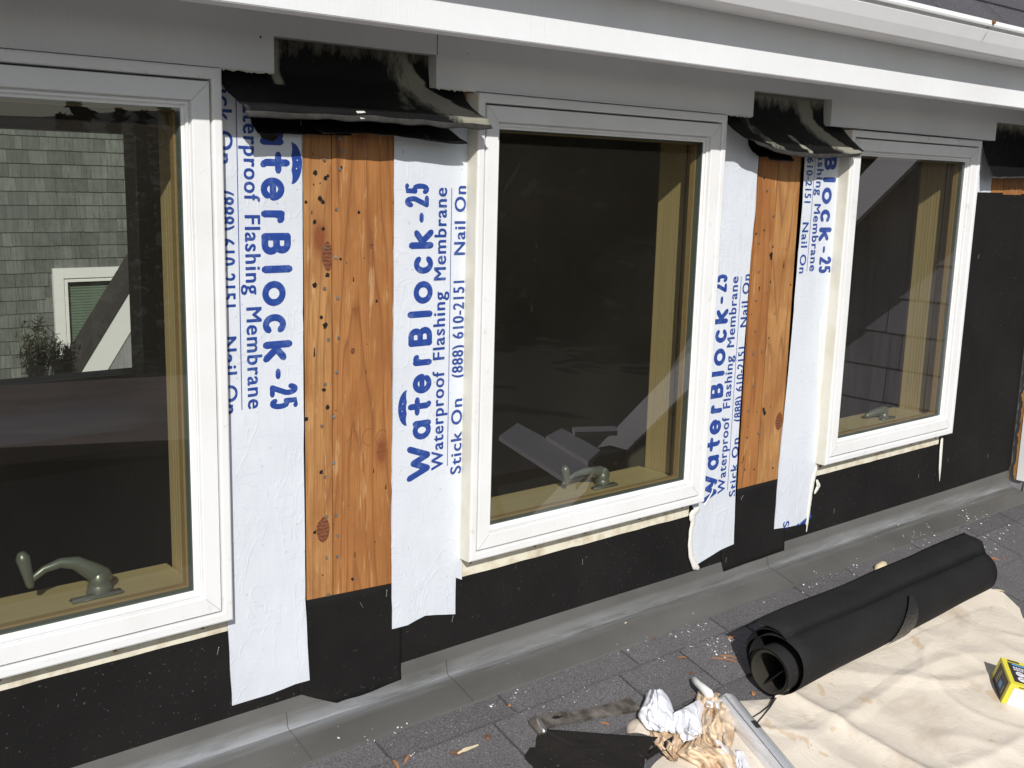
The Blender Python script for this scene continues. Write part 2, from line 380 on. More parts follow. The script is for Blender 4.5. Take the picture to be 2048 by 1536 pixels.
# ------------------------------------------------------------------ terrain, far things
bm = B()
N = 60
gv = [[bm.verts.new((-900 + 1800 * i / N, -900 + 1800 * j / N, -4.2 + 1.2 * n3(i * .3, j * .3))) for j in range(N + 1)] for i in range(N + 1)]
for i in range(N):
    for j in range(N): bm.faces.new((gv[i][j], gv[i + 1][j], gv[i + 1][j + 1], gv[i][j + 1]))
tag(obj('ground', bm, 'grass_ground', smooth=True), kind='structure')
bm = B(); hv = []
for i in range(50):
    a = math.radians(-150 + 200 * i / 49) ; row = []
    for j in range(8):
        t = j / 7; rr = 380 + 160 * t
        dd = math.degrees(a); tall = max(0, min(1, (dd + 52) / 8)) * max(0, min(1, (20 - dd) / 10))
        h = -6 + (26 + 70 * tall + 16 * n3(i * .22, 3) + 5 * n3(i * .9, 5)) * math.sin(t * math.pi / 2)
        row.append(bm.verts.new((rr * math.cos(a), rr * math.sin(a), h)))
    hv.append(row)
for i in range(49):
    for j in range(7): bm.faces.new((hv[i][j], hv[i + 1][j], hv[i + 1][j + 1], hv[i][j + 1]))
tag(obj('hills', bm, 'hill', smooth=True), kind='structure')

def conifer(loc, H, R, seed, label, dens=1.0, lf=1.0):
    r = random.Random(seed); root = empty('conifer_tree', loc, label, 'tree', 'conifers behind the photographer')
    b = B(); L = Vector(loc)
    tube(b, [L, L + Vector((.1, 0, H * .5)), L + Vector((0, .05, H))], [H * .022, H * .014, .02], seg=8)
    obj('trunk', b, 'bark', root)
    b = B(); lay = b.faces.layers.float.new('rv')
    nb = int(70 * dens)
    for k in range(nb):
        t = (k + r.random()) / nb; z = H * (.03 + .97 * t); ln = R * (1 - t) ** .8 * (.65 + .5 * r.random()) + .12; a = r.random() * 6.283
        d = Vector((math.cos(a), math.sin(a), -.18 + .3 * t))
        for q in range(int(26 * dens)):
            s = r.random() ** .7; p = L + Vector((0, 0, z)) + d * ln * s + Vector((r.gauss(0, 1), r.gauss(0, 1), r.gauss(0, .5))) * .13 * (ln * .4 + .2)
            sz = (.10 + .10 * r.random()) * lf; u = Vector((r.gauss(0, 1), r.gauss(0, 1), r.gauss(0, .4))).normalized() * sz
            v = Vector((r.gauss(0, 1), r.gauss(0, 1), r.gauss(0, .6))).normalized() * sz * .5
            f = b.faces.new([b.verts.new(p - u), b.verts.new(p + v), b.verts.new(p + u), b.verts.new(p - v)]); f[lay] = r.random()
    o = obj('crown', b, 'needle', root, normals=False)
def mirrored(px, py, dist):
    r = ray(px, py); r = Vector((r.x, -r.y, r.z)); q = r / math.hypot(r.x, r.y); return Vector((q.x * dist, 1.434 + q.y * dist, q.z * dist))
for k, (px, py, dist, rad, lab) in enumerate((
    (150, 206, 26, 2.0, 'full dark conifer whose top stands against the sky in the left window glass'),
    (236, 222, 30, 1.0, 'thin wind-bent conifer right of the full one in the left window reflection'),
    (285, 225, 27, .9, 'small sparse conifer in the left window reflection beside the wall corner'),
    (335, 214, 24, 1.1, 'sparse conifer at the right edge of the left window reflection'))):
    p = mirrored(px, py, dist); conifer((p.x, p.y, -4.2), p.z + 4.2, rad, 10 + k, lab, .8 if k else 1.0)
DL = ['tall dense conifer reflected in the %s of the %s window' % (a, b) for b in ('middle', 'right') for a in ('left side', 'middle', 'right side')]
PL = ['front row', 'back row']
for k in range(14):
    px = 940 + 80 * k; p = mirrored(px, 300, (34, 44)[k % 2]); win_ = 'middle' if k < 6 else 'right'
    conifer((p.x, p.y, -4.2), 19 + rnd.random() * 4, 8.0, 40 + k, 'tall dense dark conifer mirrored in the %s window glass' % win_, 1.3, 3.2)

# ------------------------------------------------------------------ shingled surfaces
def shingles(bm, o, u, v, nrm, W, H, ex, wmin, wmax, th=.006, gap=.004, clip=None, seed=1, start=0.0):
    """courses laid from o along u (length W) and up v (height H)"""
    r = random.Random(seed); lay = bm.faces.layers.float.get('rv') or bm.faces.layers.float.new('rv')
    k = 0; h = start
    while h < H:
        x = -r.random() * wmax
        while x < W:
            wd = wmin + (wmax - wmin) * r.random(); a = max(0, x); b = min(W, x + wd - gap); x += wd
            if b - a < .01: continue
            if clip and not clip((a + b) / 2, h + ex / 2): continue
            h1 = min(H, h + ex + .012); jig = (r.random() - .5) * .003
            lo = h + jig; c = []
            for (s, hh, t) in ((a, lo, th), (b, lo, th), (b, h1, .0008), (a, h1, .0008)):
                c.append(bm.verts.new(o + u * s + v * hh + nrm * t))
            c2 = [bm.verts.new(o + u * s + v * hh - nrm * .001) for (s, hh) in ((a, lo), (b, lo), (b, h1), (a, h1))]
            rv = r.random()
            for q in ((c[0], c[1], c[2], c[3]), (c[0], c2[0], c2[1], c[1]), (c[1], c2[1], c2[2], c[2]), (c[3], c[0], c2[0], c2[3])):
                try:
                    f = bm.faces.new(q); f[lay] = rv
                except ValueError: pass
        h += ex; k += 1

# ------------------------------------------------------------------ THE HOUSE
house = empty('house', (1.4, 0, -0.86), 'white trimmed house under repair with three casement windows, gutter and grey shingle roof', 'house')
WIN = [(.057, .677, -.644, .134), (1.1144, 1.7353, -.650, .1335), (2.168, 2.7555, -.6375, .1265)]
# wall: piers between the windows, header and sill framing
x_open = [(a + .022, b - .022) for a, b, _, _ in WIN]
bm = B(); ztop, zbot = .105, -.615
box(bm, (-1.2, 0, ztop), (3.19, .12, .62)); box(bm, (-1.2, 0, -1.9), (3.19, .12, zbot))
xs = [-1.2] + [v for p in x_open for v in p] + [3.19]
for i in range(0, len(xs), 2): box(bm, (xs[i], 0, zbot), (xs[i + 1], .12, ztop))
obj('wall', bm, 'fir_dark', house)
# plywood sheathing boards seen between the strips
def board(xa, xb, xm, z0, z1, mats, holes, knots, nails, lab, seed):
    bm = B(); box(bm, (xa, -.0030, z0), (xm - .0008, -.0002, z1), 0); box(bm, (xm + .0008, -.0034, z0), (xb, -.0002, z1), 1)
    r = random.Random(seed)
    for (px, py, s) in holes:           # old siding nail and staple holes, torn
        c = at(px, py, -.004); n = 9; s *= .72
        vs = [bm.verts.new((c.x + s * (.7 + .6 * r.random()) * math.cos(k * 6.283 / n), -.00385, c.z + s * 1.15 * (.6 + .6 * r.random()) * math.sin(k * 6.283 / n))) for k in range(n)]
        bm.faces.new(vs).material_index = 2
    for (px, py, rx, rz) in knots:
        c = at(px, py, -.004)
        vs = [bm.verts.new((c.x + rx * (1 + .16 * n3(k * .9, px)) * math.cos(k * .3927), -.0037, c.z + rz * (1 + .16 * n3(k * .9, py)) * math.sin(k * .3927))) for k in range(16)]
        bm.faces.new(vs).material_index = 3
    for k in range(18):                 # pin holes and short splits
        x = r.uniform(xa + .006, xb - .006); z = r.uniform(z0 + .01, z1 - .05); s = r.uniform(.0008, .0014); l = r.choice((1, 1, 3, 5)) * s
        vs = [bm.verts.new((x - s, -.0038, z - l)), bm.verts.new((x + s, -.0038, z - l)), bm.verts.new((x + s * .6, -.0038, z + l)), bm.verts.new((x - s * .4, -.0038, z + l))]
        bm.faces.new(vs).material_index = 2
    o = obj('sheathing_board', bm, mats + ['hole_black', 'knot'], house); o['label'] = lab
    for (px, py) in nails:
        c = at(px, py, -.004); b2 = B()
        bmesh.ops.create_cone(b2, cap_ends=True, segments=10, radius1=.0022, radius2=.0027 + r.uniform(-.0004, .0003), depth=.0016, matrix=Matrix.Translation((c.x, -.0045, c.z)) @ Matrix.Rotation(math.radians(90 + r.uniform(-14, 14)), 4, 'X') @ Matrix.Rotation(r.uniform(-.2, .2), 4, 'Y'))
        obj('nail_head', b2, 'nail_steel', o)
m = NT('knot', (.17, .05, .02), .6); p = m.pos(); m.color(m.mix(m.ramp(m.wave(m.pos((1, 1, 1)), 55, 6, 3, 3, 'Z'), [(.2, 0), (.8, 1)]), (.21, .075, .03), (.12, .035, .014)))
def zz(py, f): return 440 + py / 2.0211
hol1 = [(600 + x / 2.02, zz(y, 0), s) for x, y, s in ((112, 222, .0050), (60, 262, .0052), (86, 392, .0038), (102, 426, .0058), (98, 687, .0048), (112, 757, .0048), (26, 804, .0048), (86, 1020, .0048), (60, 1262, .0040), (95, 36, .004), (60, 8, .004), (165, 158, .003), (310, 328, .003), (212, 1452, .004))]
hol1 += [(651, 356, .005), (640, 397, .005), (656, 352, .003), (631, 346, .005), (646, 404, .0045), (612, 404, .003), (718, 425, .004), (683, 335, .003)]
nl1 = [(600 + x / 2.02, zz(y, 0)) for x, y in ((98, 112), (143, 150), (98, 276), (152, 315), (114, 482), (155, 476), (148, 615), (100, 663), (136, 795), (88, 832), (135, 980), (100, 1037), (106, 1198), (145, 1193), (106, 1364), (149, 1360), (114, 1514), (152, 1275))]
nl1 += [(679, 277), (682, 303), (648, 319), (672, 418), (679, 338)]
xa, xb, xm = at(598, 700).x, at(794, 700).x, at(662, 700).x
board(xa, xb, xm, -.70, .12, ['fir_light', 'fir_orange'], hol1, [(600 + 112 / 2.02, zz(146, 0), .009, .022), (600 + 94 / 2.02, zz(1252, 0), .012, .020), (600 + 214 / 2.02, zz(530, 0), .004, .005), (600 + 289 / 2.02, zz(103, 0), .004, .005)], nl1,
      'orange fir sheathing with nail holes between the left and middle windows', 3)
hol2 = [(1470 + x / 2.133, 280 + y / 2.133, s) for x, y, s in ((155, 490, .007), (155, 500, .006), (90, 400, .004), (122, 1150, .007), (126, 1165, .007), (105, 630, .003), (152, 605, .003), (125, 385, .003), (145, 845, .003), (52, 1270, .003), (82, 1405, .003), (125, 162, .004), (162, 455, .0035), (238, 618, .003), (162, 1400, .0035))]
nl2 = [(1470 + x / 2.133, 280 + y / 2.133) for x, y in ((138, 215), (165, 325), (102, 440), (102, 562), (90, 685), (88, 815), (115, 903), (80, 1048), (58, 1155), (100, 1250), (42, 1405), (78, 912))]
xa, xb, xm = at(1512, 500).x - .012, at(1597, 500).x + .02, at(1532, 650).x
board(xa, xb, xm, -.70, .12, ['fir_orange', 'fir_light'], hol2, [(1470 + 188 / 2.133, 280 + 1200 / 2.133, .013, .020)], nl2,
      'orange fir sheathing with dark gouges between the middle and right windows', 5)
board(at(1985, 370).x - .01, at(2043, 360).x, at(2005, 370).x, at(2003, 389).z, .17, ['fir_orange', 'fir_dark'], [(2008, 372, .003), (2017, 378, .003)], [], [(2010, 374), (2032, 378)],
      'short patch of orange fir sheathing right of the right window', 6)

sb_ = [o for o in house.children if o.name == 'sheathing_board'][0]; NT('pencil', (.10, .06, .035), .8)
for (cx_, cy_, a0, a1) in ((764, 876, 40, 330), (738, 874, 60, 300)):
    c = at(cx_, cy_, -.0038); bm = B(); tube(bm, [(c.x + .0115 * math.cos(math.radians(a)), -.0036, c.z + .0135 * math.sin(math.radians(a))) for a in range(a0, a1, 15)], .00035, seg=5); obj('pencil_mark', bm, 'pencil', sb_)
for (p0_, p1_) in (((752, 906), (775, 900)), ((703, 862), (702, 902)), ((694, 884), (701, 874))):
    a, b = at(*p0_, -.0038), at(*p1_, -.0038); bm = B(); tube(bm, [(a.x, -.0036, a.z), (b.x, -.0036, b.z)], .0003, seg=5); obj('pencil_mark', bm, 'pencil', sb_)

# windows
FR = -.034
NT('mitre', (.36, .36, .37), .7)
PROF_F = [(.0, .0), (.0, FR + .003), (.0010, FR + .0010), (.0030, FR), (.0125, FR), (.0145, FR + .0015), (.0152, FR + .004), (.0155, FR + .012), (.0155, -.004)]
PROF_S = [(.0180, -.006), (.0180, FR + .0030), (.0190, FR + .0012), (.0420, FR + .0012), (.0432, FR + .0028), (.0436, FR + .0100), (.0455, FR + .0102), (.0462, FR + .0072), (.0484, FR + .0068), (.0496, FR + .0084), (.0500, FR + .0122), (.0525, FR + .0128), (.0540, FR + .0135), (.0540, -.019)]
def crank(W, cx, zs, seed):
    """folding operator handle on the sill"""
    b = B(); y0 = .064; k = (.92, .82, .75)[seed]
    tube(b, [(cx, y0, zs), (cx, y0, zs + .014 * k)], [.020 * k, .017 * k], seg=16)
    tube(b, [(cx, y0, zs + .015 * k), (cx, y0, zs + .028 * k)], [.0165 * k, .014 * k], seg=16)
    if seed < 2:
        hh = (.056, .040)[seed] * k
        pts = [(cx + .006, y0, zs + .026 * k), (cx - .010, y0 + .001, zs + .032 * k + hh * .12), (cx - .030, y0 + .003, zs + hh * .98), (cx - .050, y0 + .005, zs + hh * 1.05), (cx - .072, y0 + .006, zs + hh * .95), (cx - .090, y0 + .007, zs + hh * .72)]
        tube(b, pts, [.0150 * k, .0140 * k, .0105 * k, .0078 * k, .0058 * k, .0052 * k], (Vector((0, 1, 0)), .8), 12)
        e = pts[-1]; tl = (.034, .022)[seed]
        tube(b, [(e[0] - .001, e[1], e[2] - .006), (e[0] - .003, e[1], e[2] + .006), (e[0] - .009, e[1] - .002, e[2] + tl)], [.0062 * k, .0075 * k, .0105 * k], None, 12)
    else:
        tube(b, [(cx, y0, zs + .020), (cx - .03, y0 + .01, zs + .016), (cx - .055, y0 + .015, zs + .010)], [.012, .009, .007], None, 10)
    box(b, (cx - .050 * k, y0 - .024, zs + .0002), (cx + .03 * k, y0 - .008, zs + .005), 0, .002)
    o = obj('crank_handle', b, 'crank_metal', W, smooth=True)
WL = ['leftmost white casement window, cut off by the photo edge', 'middle white casement window between the two printed strips', 'rightmost white casement window beside the black felt']
for wi, (x0, x1, z0, z1) in enumerate(WIN):
    W = empty('window', (x0, 0, z0), parent=house); W['label'] = WL[wi]
    bm = B(); ring(bm, x0, x1, z0, z1, PROF_F)
    for f in bm.faces:                     # outer returns of the frame are a creamier, weathered face
        if f.calc_center_median().y > FR + .0015 and (f.calc_center_median().x < x0 + .001 or f.calc_center_median().x > x1 - .001): f.material_index = 1
    obj('frame', bm, ['white_vinyl', 'side_vinyl'], W)
    bm = B(); ring(bm, x0, x1, z0, z1, PROF_S)
    for sx_, sz_ in ((0, 0), (0, 1), (1, 0), (1, 1)):   # hairline mitre joints
        xa_, xb_ = (x0 + .0195, x0 + .0425) if not sx_ else (x1 - .0195, x1 - .0425)
        za_, zb_ = (z0 + .0195, z0 + .0425) if not sz_ else (z1 - .0195, z1 - .0425)
        d = Vector((xb_ - xa_, 0, zb_ - za_)); n_ = Vector((-d.z, 0, d.x)).normalized() * .00035
        y_ = FR + .0011
        bm.faces.new([bm.verts.new(Vector((xa_, y_, za_)) - n_), bm.verts.new(Vector((xa_, y_, za_)) + n_), bm.verts.new(Vector((xb_, y_, zb_)) + n_), bm.verts.new(Vector((xb_, y_, zb_)) - n_)]).material_index = 1
    S = obj('sash', bm, ['white_vinyl', 'mitre'], W)
    bm = B(); i = .053; bm.faces.new([bm.verts.new(v) for v in ((x0 + i, -.0205, z0 + i), (x1 - i, -.0205, z0 + i), (x1 - i, -.0205, z1 - i), (x0 + i, -.0205, z1 - i))])
    obj('glass', bm, 'window_glass', W)
    bm = B(); ring(bm, x0, x1, z0, z1, [(.0545, -.0200), (.0560, -.0198), (.0560, -.0075), (.0545, -.0075)]); obj('spacer', bm, 'spacer', W)
    bm = B(); ring(bm, x0, x1, z0, z1, [(.0545, -.006), (.0585, -.006), (.0585, .006), (.055, .012), (.048, .014), (.048, .022), (.026, .022)]); obj('inner_sash', bm, 'pine_sash', W)
    bm = B(); j = .030
    for (xj, sg) in ((x0 + j, 1), (x1 - j, -1)):       # jambs with long grooves
        y = .016
        for k, (wd, mi_) in enumerate(((.010, 0), (.004, 1), (.008, 0), (.004, 1), (.018, 0), (.0015, 1), (.006, 0), (.0012, 1), (.007, 0), (.0012, 1), (.007, 0), (.0012, 1), (.008, 0), (.0012, 1), (.016, 0))):
            o_x = xj if mi_ == 0 else xj - sg * .002
            box(bm, (min(o_x, o_x - sg * .012), y, z0 + .03), (max(o_x, o_x - sg * .012), y + wd, z1 - .03), mi_); y += wd
    box(bm, (x0 + .03, .016, z1 - .046), (x1 - .03, .12, z1 - .032), 0)
    obj('jamb', bm, ['pine_jamb', 'groove'], W)
    bm = B(); box(bm, (x0 + .0305, .023, z0 + .03), (x1 - .0305, .128, z0 + .048), 0, .003)
    obj('sill', bm, 'pine_sill', W)
    crank(W, x0 + (.462, .415, .40)[wi], z0 + .048, wi)
    bm = B(); zf = z0 - (.0285 if wi == 0 else .0355 if wi == 1 else .033)
    poly_sheet(bm, [(x0 - .004, zf - .001), (x1 + (.008 if wi == 0 else -.012), zf), (x1 + (.008 if wi == 0 else -.012), z0 + .01), (x0 - .004, z0 + .01)], -.0018, .0010, .0016, .03, wi)
    fin(bm)
    F = obj('nail_flange', bm, 'cream_vinyl', W)
    for k in range(5):
        b2 = B(); cx = x0 + .03 + k * (x1 - x0 - .06) / 4 + (.006 if k % 2 else -.005)
        bmesh.ops.create_cone(b2, cap_ends=True, segments=9, radius1=.0035, radius2=.0028, depth=.003, matrix=Matrix.Translation((cx, -.0040, z0 - .012)) @ Matrix.Rotation(math.radians(90), 4, 'X'))
        obj('nail_head', b2, 'rust', F)

# frieze board with notches
zf1 = .262
def notch(px0, px1): return at(px0, 150, -.026).x, at(px1, 200, -.026).x
nts = [(.758, 1.035), (1.8215, 2.0915), (2.8335, 3.12)]; ntz = (.184, .186, .1785)
bm = B(); zb = .1355
segs = []; xx = -1.2
tops = [.184, .186, .1785]
def piece(a, b, lo): box(bm, (a, -.0265, lo), (b, -.0001, zf1), 0)
prev = -1.2
for (a, b), zt in zip(nts, tops):
    piece(prev, a, zb if prev < 2 else .1305); 
    bx = box(bm, (a, -.0265, zt), (b, -.0001, zf1), 0); prev = b
piece(prev, 3.19, .13)
o = obj('frieze_board', bm, 'sawn_white_paint', house)
bm = B()
jx = 1.035 + .0004                          # butt joint beside the first notch
box(bm, (jx, -.0268, .184), (jx + .0012, -.0266, zf1), 0); obj('board_joint', bm, 'groove', o)
for (px, py, s) in ((910, 64, .0022), (521, 74, .0018), (935, 107, .001)):
    bm = B(); c = at(px, py, -.0268); bm.faces.new([bm.verts.new((c.x + s * math.cos(k), -.0269, c.z + s * math.sin(k))) for k in (0, 1.2, 2.3, 3.5, 4.8)]); obj('nail_hole', bm, 'groove', o)
for (a, b) in ((.677, .758), (1.036, 1.115), (2.092, 2.165), (1.74, 1.82)):   # ragged caulk left on the cut edge
    bm = B(); n = 26
    vs_t = [bm.verts.new((a + (b - a) * k / n, -.0262, .1358)) for k in range(n + 1)]
    vs_b = [bm.verts.new((a + (b - a) * k / n, -.0250, .1352 - .0045 * abs(n3(k * .7, a * 30)) - .001)) for k in range(n + 1)]
    for k in range(n): bm.faces.new((vs_t[k], vs_t[k + 1], vs_b[k + 1], vs_b[k]))
    obj('frayed_edge', bm, 'side_vinyl', o, solid=.002)
# fascia board, soffit
bm = B(); box(bm, (-1.5, -.205, .1925), (3.6, -.170, .345), 0, .0012); obj('fascia_board', bm, 'fascia_paint', house)
bm = B(); box(bm, (-1.5, -.1695, .2635), (3.19, -.0001, .275), 0); obj('soffit', bm, 'sawn_white_paint', house)
# gutter: extruded profile
bm = B()
prof = [(-.2055, .281), (-.268, .279), (-.2745, .2815), (-.2865, .300), (-.2945, .3165), (-.2965, .3205), (-.2945, .3250), (-.2965, .3275), (-.3035, .3270), (-.3055, .3305), (-.3040, .3380), (-.2985, .3400), (-.2945, .3380)]
inner = [(-.2925, .325), (-.283, .304), (-.270, .284), (-.2055, .286)]
pf = prof + inner; xs2 = [-1.5, 3.06]
nx = 24; rows = []
for k in range(nx + 1):
    x = xs2[0] + (xs2[1] - xs2[0]) * k / nx; dz = .0009 * n3(x * 2, 4)
    rows.append([bm.verts.new((x, y, z + dz)) for (y, z) in pf])
for A, Bq in zip(rows, rows[1:]):
    for i in range(len(pf) - 1):
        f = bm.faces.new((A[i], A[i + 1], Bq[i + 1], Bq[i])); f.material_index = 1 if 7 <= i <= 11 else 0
G = obj('gutter', bm, ['gutter_paint', 'gutter_lip_paint'], house)
bm = B(); c = at(1985, 45, -.3045); tube(bm, [(c.x, -.3075, .334), (c.x, -.21, .340)], [.0042, .003], seg=8); obj('gutter_spike', bm, 'rust', G)
bm = B()
for (zt, zb_, y_, wd) in ((.326, .318, -.2975, .0022), (.316, .300, -.2958, .0013)):
    bm.faces.new([bm.verts.new(v) for v in ((c.x - wd, y_, zt), (c.x + wd, y_, zt), (c.x + wd * .5 - .006, y_ + .005, zb_), (c.x - wd * .5 - .006, y_ + .005, zb_))])
NT('rust_stain', (.42, .33, .24), .7); obj('rust_run', bm, 'rust_stain', G)
NT('lap_grey', (.055, .054, .05), .7)
# upper roof, 43 degrees, shingled
pa = math.radians(43); vv = Vector((0, math.cos(pa), math.sin(pa))); nn = Vector((0, -math.sin(pa), math.cos(pa)))
o0 = Vector((-1.5, -.262, .329)); 
bm = B(); shingles(bm, o0, Vector((1, 0, 0)), vv, nn, 6.5, 2.55, .115, .16, .30, .006, .004, seed=21)
quad = [o0 + Vector((0, 0, -.006)), o0 + Vector((6.5, 0, -.006))]; quad += [quad[1] + vv * 2.6, quad[0] + vv * 2.6]
back = [Vector((5, 3.6, .33)), Vector((-1.5, 3.6, .33))]
vq = [bm.verts.new(q) for q in quad]; bm.faces.new(vq); vb = [bm.verts.new(q) for q in back]; bm.faces.new((vq[3], vq[2], vb[0], vb[1]))
obj('upper_roof', bm, 'upper_shingle', house)
# lower roof deck and shingles
rvv = Vector((0, -math.cos(math.radians(17.5)), -math.sin(math.radians(17.5))))
bm = B()
cs = math.cos(math.radians(17.5)); oo = roofp(-2.2, -4.3, .001)
first = .0865 / cs; ex = .1135
yL = -(.1335 + 36 * .108); oo = roofp(-2.2, yL, .001); Ht = (-.06 - yL) / cs
shingles(bm, oo, Vector((1, 0, 0)), -rvv, RN, 8.2, Ht, .108 / cs, .15, .32, .0068, .0058, seed=33)
dk = [roofp(-2.2, 0, -.002), roofp(3.2, 0, -.002), roofp(3.2, -4.3, -.002), roofp(-2.2, -4.3, -.002)]
bm.faces.new([bm.verts.new(q) for q in dk]); e1 = [roofp(3.2, -1.95, -.002), roofp(6.0, -1.95, -.002), roofp(6.0, -4.3, -.002), roofp(3.2, -4.3, -.002)]
bm.faces.new([bm.verts.new(q) for q in e1])
obj('lower_roof', bm, 'roof_shingle', house)
# bent metal flashing between wall and roof, upper edge uneven under the felt
bm = B(); nx = 90; rows = []
for k in range(nx + 1):
    x = -1.2 + 4.38 * k / nx
    zt = -.80 + .0; wv = .0005 * n3(x * 2, 0, 2)
    yo = -.0865 + .0010 * n3(x * 1.2, 7)
    P = [(-.0003, -.74), (-.0004, zt), (-.004 + wv, -.835), (-.0105 + wv, -.8545), (-.0145, ZR + TP * -.0145 + .0035), (-.030, ZR + TP * -.030 + .0065 + wv), (yo, ZR + TP * yo + .0075), (yo - .0008, ZR + TP * yo + .004)]
    rows.append([bm.verts.new((x, a, b)) for a, b in P])
for A, Bq in zip(rows, rows[1:]):
    for i in range(len(A) - 1): bm.faces.new((A[i], A[i + 1], Bq[i + 1], Bq[i]))
FL = obj('wall_flashing', bm, 'flashing_metal', house, smooth=False)
for (px, py) in ((600, 1490), (898, 1352), (1560, 1150)):
    bm = B(); p_ = rf(px, py, .006); x = p_.x
    pts = [(-.0078, -.83), (-.0120, -.8535), (-.0165, ZR + TP * -.0165 + .0052), (-.031, ZR + TP * -.031 + .0082), (-.0862, ZR + TP * -.0862 + .0092)]
    a = [bm.verts.new((x, y, z)) for y, z in pts]; b_ = [bm.verts.new((x + .0010, y, z)) for y, z in pts]
    for i in range(4): bm.faces.new((a[i], a[i + 1], b_[i + 1], b_[i]))
    obj('lap_joint', bm, 'lap_grey', FL)
# return wall on the right with shingles, trim strip, rake and catslide roof
bm = B()
X3 = 3.19
pts = [(0, -.80), (0, .45), (-2.0, -1.55), (-2.0, -1.6)]
box(bm, (X3 + .012, -2.3, -1.75), (X3 + .10, .12, .44)); 
# cut the backing to the roof line by using a sloped prism instead of the full box
bm.free(); bm = B()
sec = [(.0, -.95), (.0, .44), (-1.93, -1.49), (-1.93, -1.56)]
a = [bm.verts.new((X3 + .008, y, z)) for y, z in sec]; b_ = [bm.verts.new((X3 + .10, y, z)) for y, z in sec]
bm.faces.new(a); bm.faces.new(b_)
for i in range(4): bm.faces.new((a[i], a[(i + 1) % 4], b_[(i + 1) % 4], b_[i]))
lay = bm.faces.layers.float.new('rv')
shingles(bm, Vector((X3 + .008, -.045, -1.6)), Vector((0, -1, 0)), Vector((0, 0, 1)), Vector((-1, 0, 0)), 1.9, 2.1, .1135, .10, .26, .008, .003,
         clip=lambda s, h: (-1.6 + h) < -.045 - s + .43 and (-1.6 + h) > ZR + TP * (-.045 - s) - .08, seed=5, start=.012)
obj('side_wall', bm, 'side_shingle', house)
bm = B(); box(bm, (X3 - .003, -.046, ZR + .02), (X3 + .007, -.024, -.43), 0); 
n = 40
for k in range(n):
    z = ZR + .02 + (.43) * k / n; wd = .008 + .012 * abs(n3(k * .8, 1)); box(bm, (X3 - .001, -.024, z), (X3 + .006, -.024 + wd, z + .43 / n), 1)
sp_ = obj('corner_strip', bm, ['trim_white', 'fir_light'], house); sp_['label'] = 'white corner strip with torn brown edge at the wall corner'
bm = B()
sec = [(.6, 1.05), (.6, 1.20), (-2.2, -1.60), (-2.2, -1.75)]
for (xa_, xb_, mi_, dz0, dz1) in ((3.07, 3.095, 0, .45, .59), (3.095, 5.2, 1, .56, .60)):
    q = [(.5, .5 + dz0), (.5, .5 + dz1), (-2.25, -2.25 + dz1), (-2.25, -2.25 + dz0)]
    a = [bm.verts.new((xa_, y, z)) for y, z in q]; b_ = [bm.verts.new((xb_, y, z)) for y, z in q]
    for f in ([a, b_] + [[a[i], a[(i + 1) % 4], b_[(i + 1) % 4], b_[i]] for i in range(4)]): bm.faces.new(f).material_index = mi_
obj('rake_board', bm, ['trim_white', 'upper_shingle'], house)
# dark room behind the windows with an opposite window
OPY = 3.0
oR, oT, oB = at(281, 600, OPY).x, at(200, 265, OPY).z, at(140, 757, OPY).z
bm = B()
box(bm, (-1.2, OPY, -1.9), (3.19, OPY + .12, oB)); box(bm, (-1.2, OPY, oT), (3.19, OPY + .12, .62)); box(bm, (oR, OPY, oB), (3.19, OPY + .12, oT)); box(bm, (-1.2, OPY, oB), (.1, OPY + .12, oT))
box(bm, (-1.2, .1205, -1.95), (3.19, OPY + .12, -1.9)); box(bm, (-1.2, .1205, .44), (3.19, OPY + .12, .62)); box(bm, (-1.3, 0, -1.95), (-1.2, OPY + .12, .6)); box(bm, (3.19, .1205, -1.95), (3.28, OPY + .12, .6))
obj('room', bm, 'interior', house)
bm = B(); t = .045
box(bm, (oR - .004, OPY - .02, oB - .05), (oR + t + .02, OPY - .001, oT + .05)); box(bm, (.05, OPY - .02, oB - .05), (oR - .004, OPY - .001, oB)); box(bm, (.05, OPY - .02, oT), (oR - .004, OPY - .001, oT + .05))
obj('rear_window_frame', bm, 'interior_trim', house)
bm = B(); box(bm, (-.8, OPY - .62, oB - .16), (2.3, OPY - .03, oB - .09)); box(bm, (-.8, OPY - .58, -1.9), (2.26, OPY - .03, oB - .162), 1)
obj('counter', bm, ['counter', 'interior'], house)

# ------------------------------------------------------------------ neighbouring wing seen through the left window
nb = empty('neighbouring_house', (3.0, 8, -4.2), 'grey shingled house seen through the left window glass', 'house')
bm = B(); YW = 8.0
box(bm, (-2, YW + .02, -4.2), (3.0, YW + .2, 1.4)); box(bm, (3.75, YW + .02, -4.2), (7, YW + .2, 1.4)); box(bm, (3.0, YW + .02, -.84), (3.75, YW + .2, 1.4)); box(bm, (3.0, YW + .02, -4.2), (3.75, YW + .2, -1.95))
shingles(bm, Vector((-2, YW + .018, -3.2)), Vector((1, 0, 0)), Vector((0, 0, 1)), Vector((0, -1, 0)), 9, 4.4, .111, .06, .17, .012, .003,
         clip=lambda s, h: not (3.0 < s - 2 < 3.80 and -2.0 < h - 3.2 < -.84), seed=8)
obj('wall', bm, 'cedar_shingle', nb)
x0, z1 = at(104, 537, YW).x, at(104, 537, YW).z
Wn = empty('window', (x0, YW, z1 - 1.1), parent=nb)
bm = B(); ring(bm, x0, x0 + .80, z1 - 1.15, z1, [(0, YW + .02), (0, YW - .02), (.085, YW - .02), (.085, YW - .005), (.10, YW - .005), (.10, YW - .012), (.118, YW - .012), (.118, YW + .05)])
obj('frame', bm, 'trim_white', Wn)
bm = B(); box(bm, (x0 + .1, YW + .05, z1 - 1.1), (x0 + .75, YW + .06, z1 - .1)); obj('blind', bm, 'blind_green', Wn)
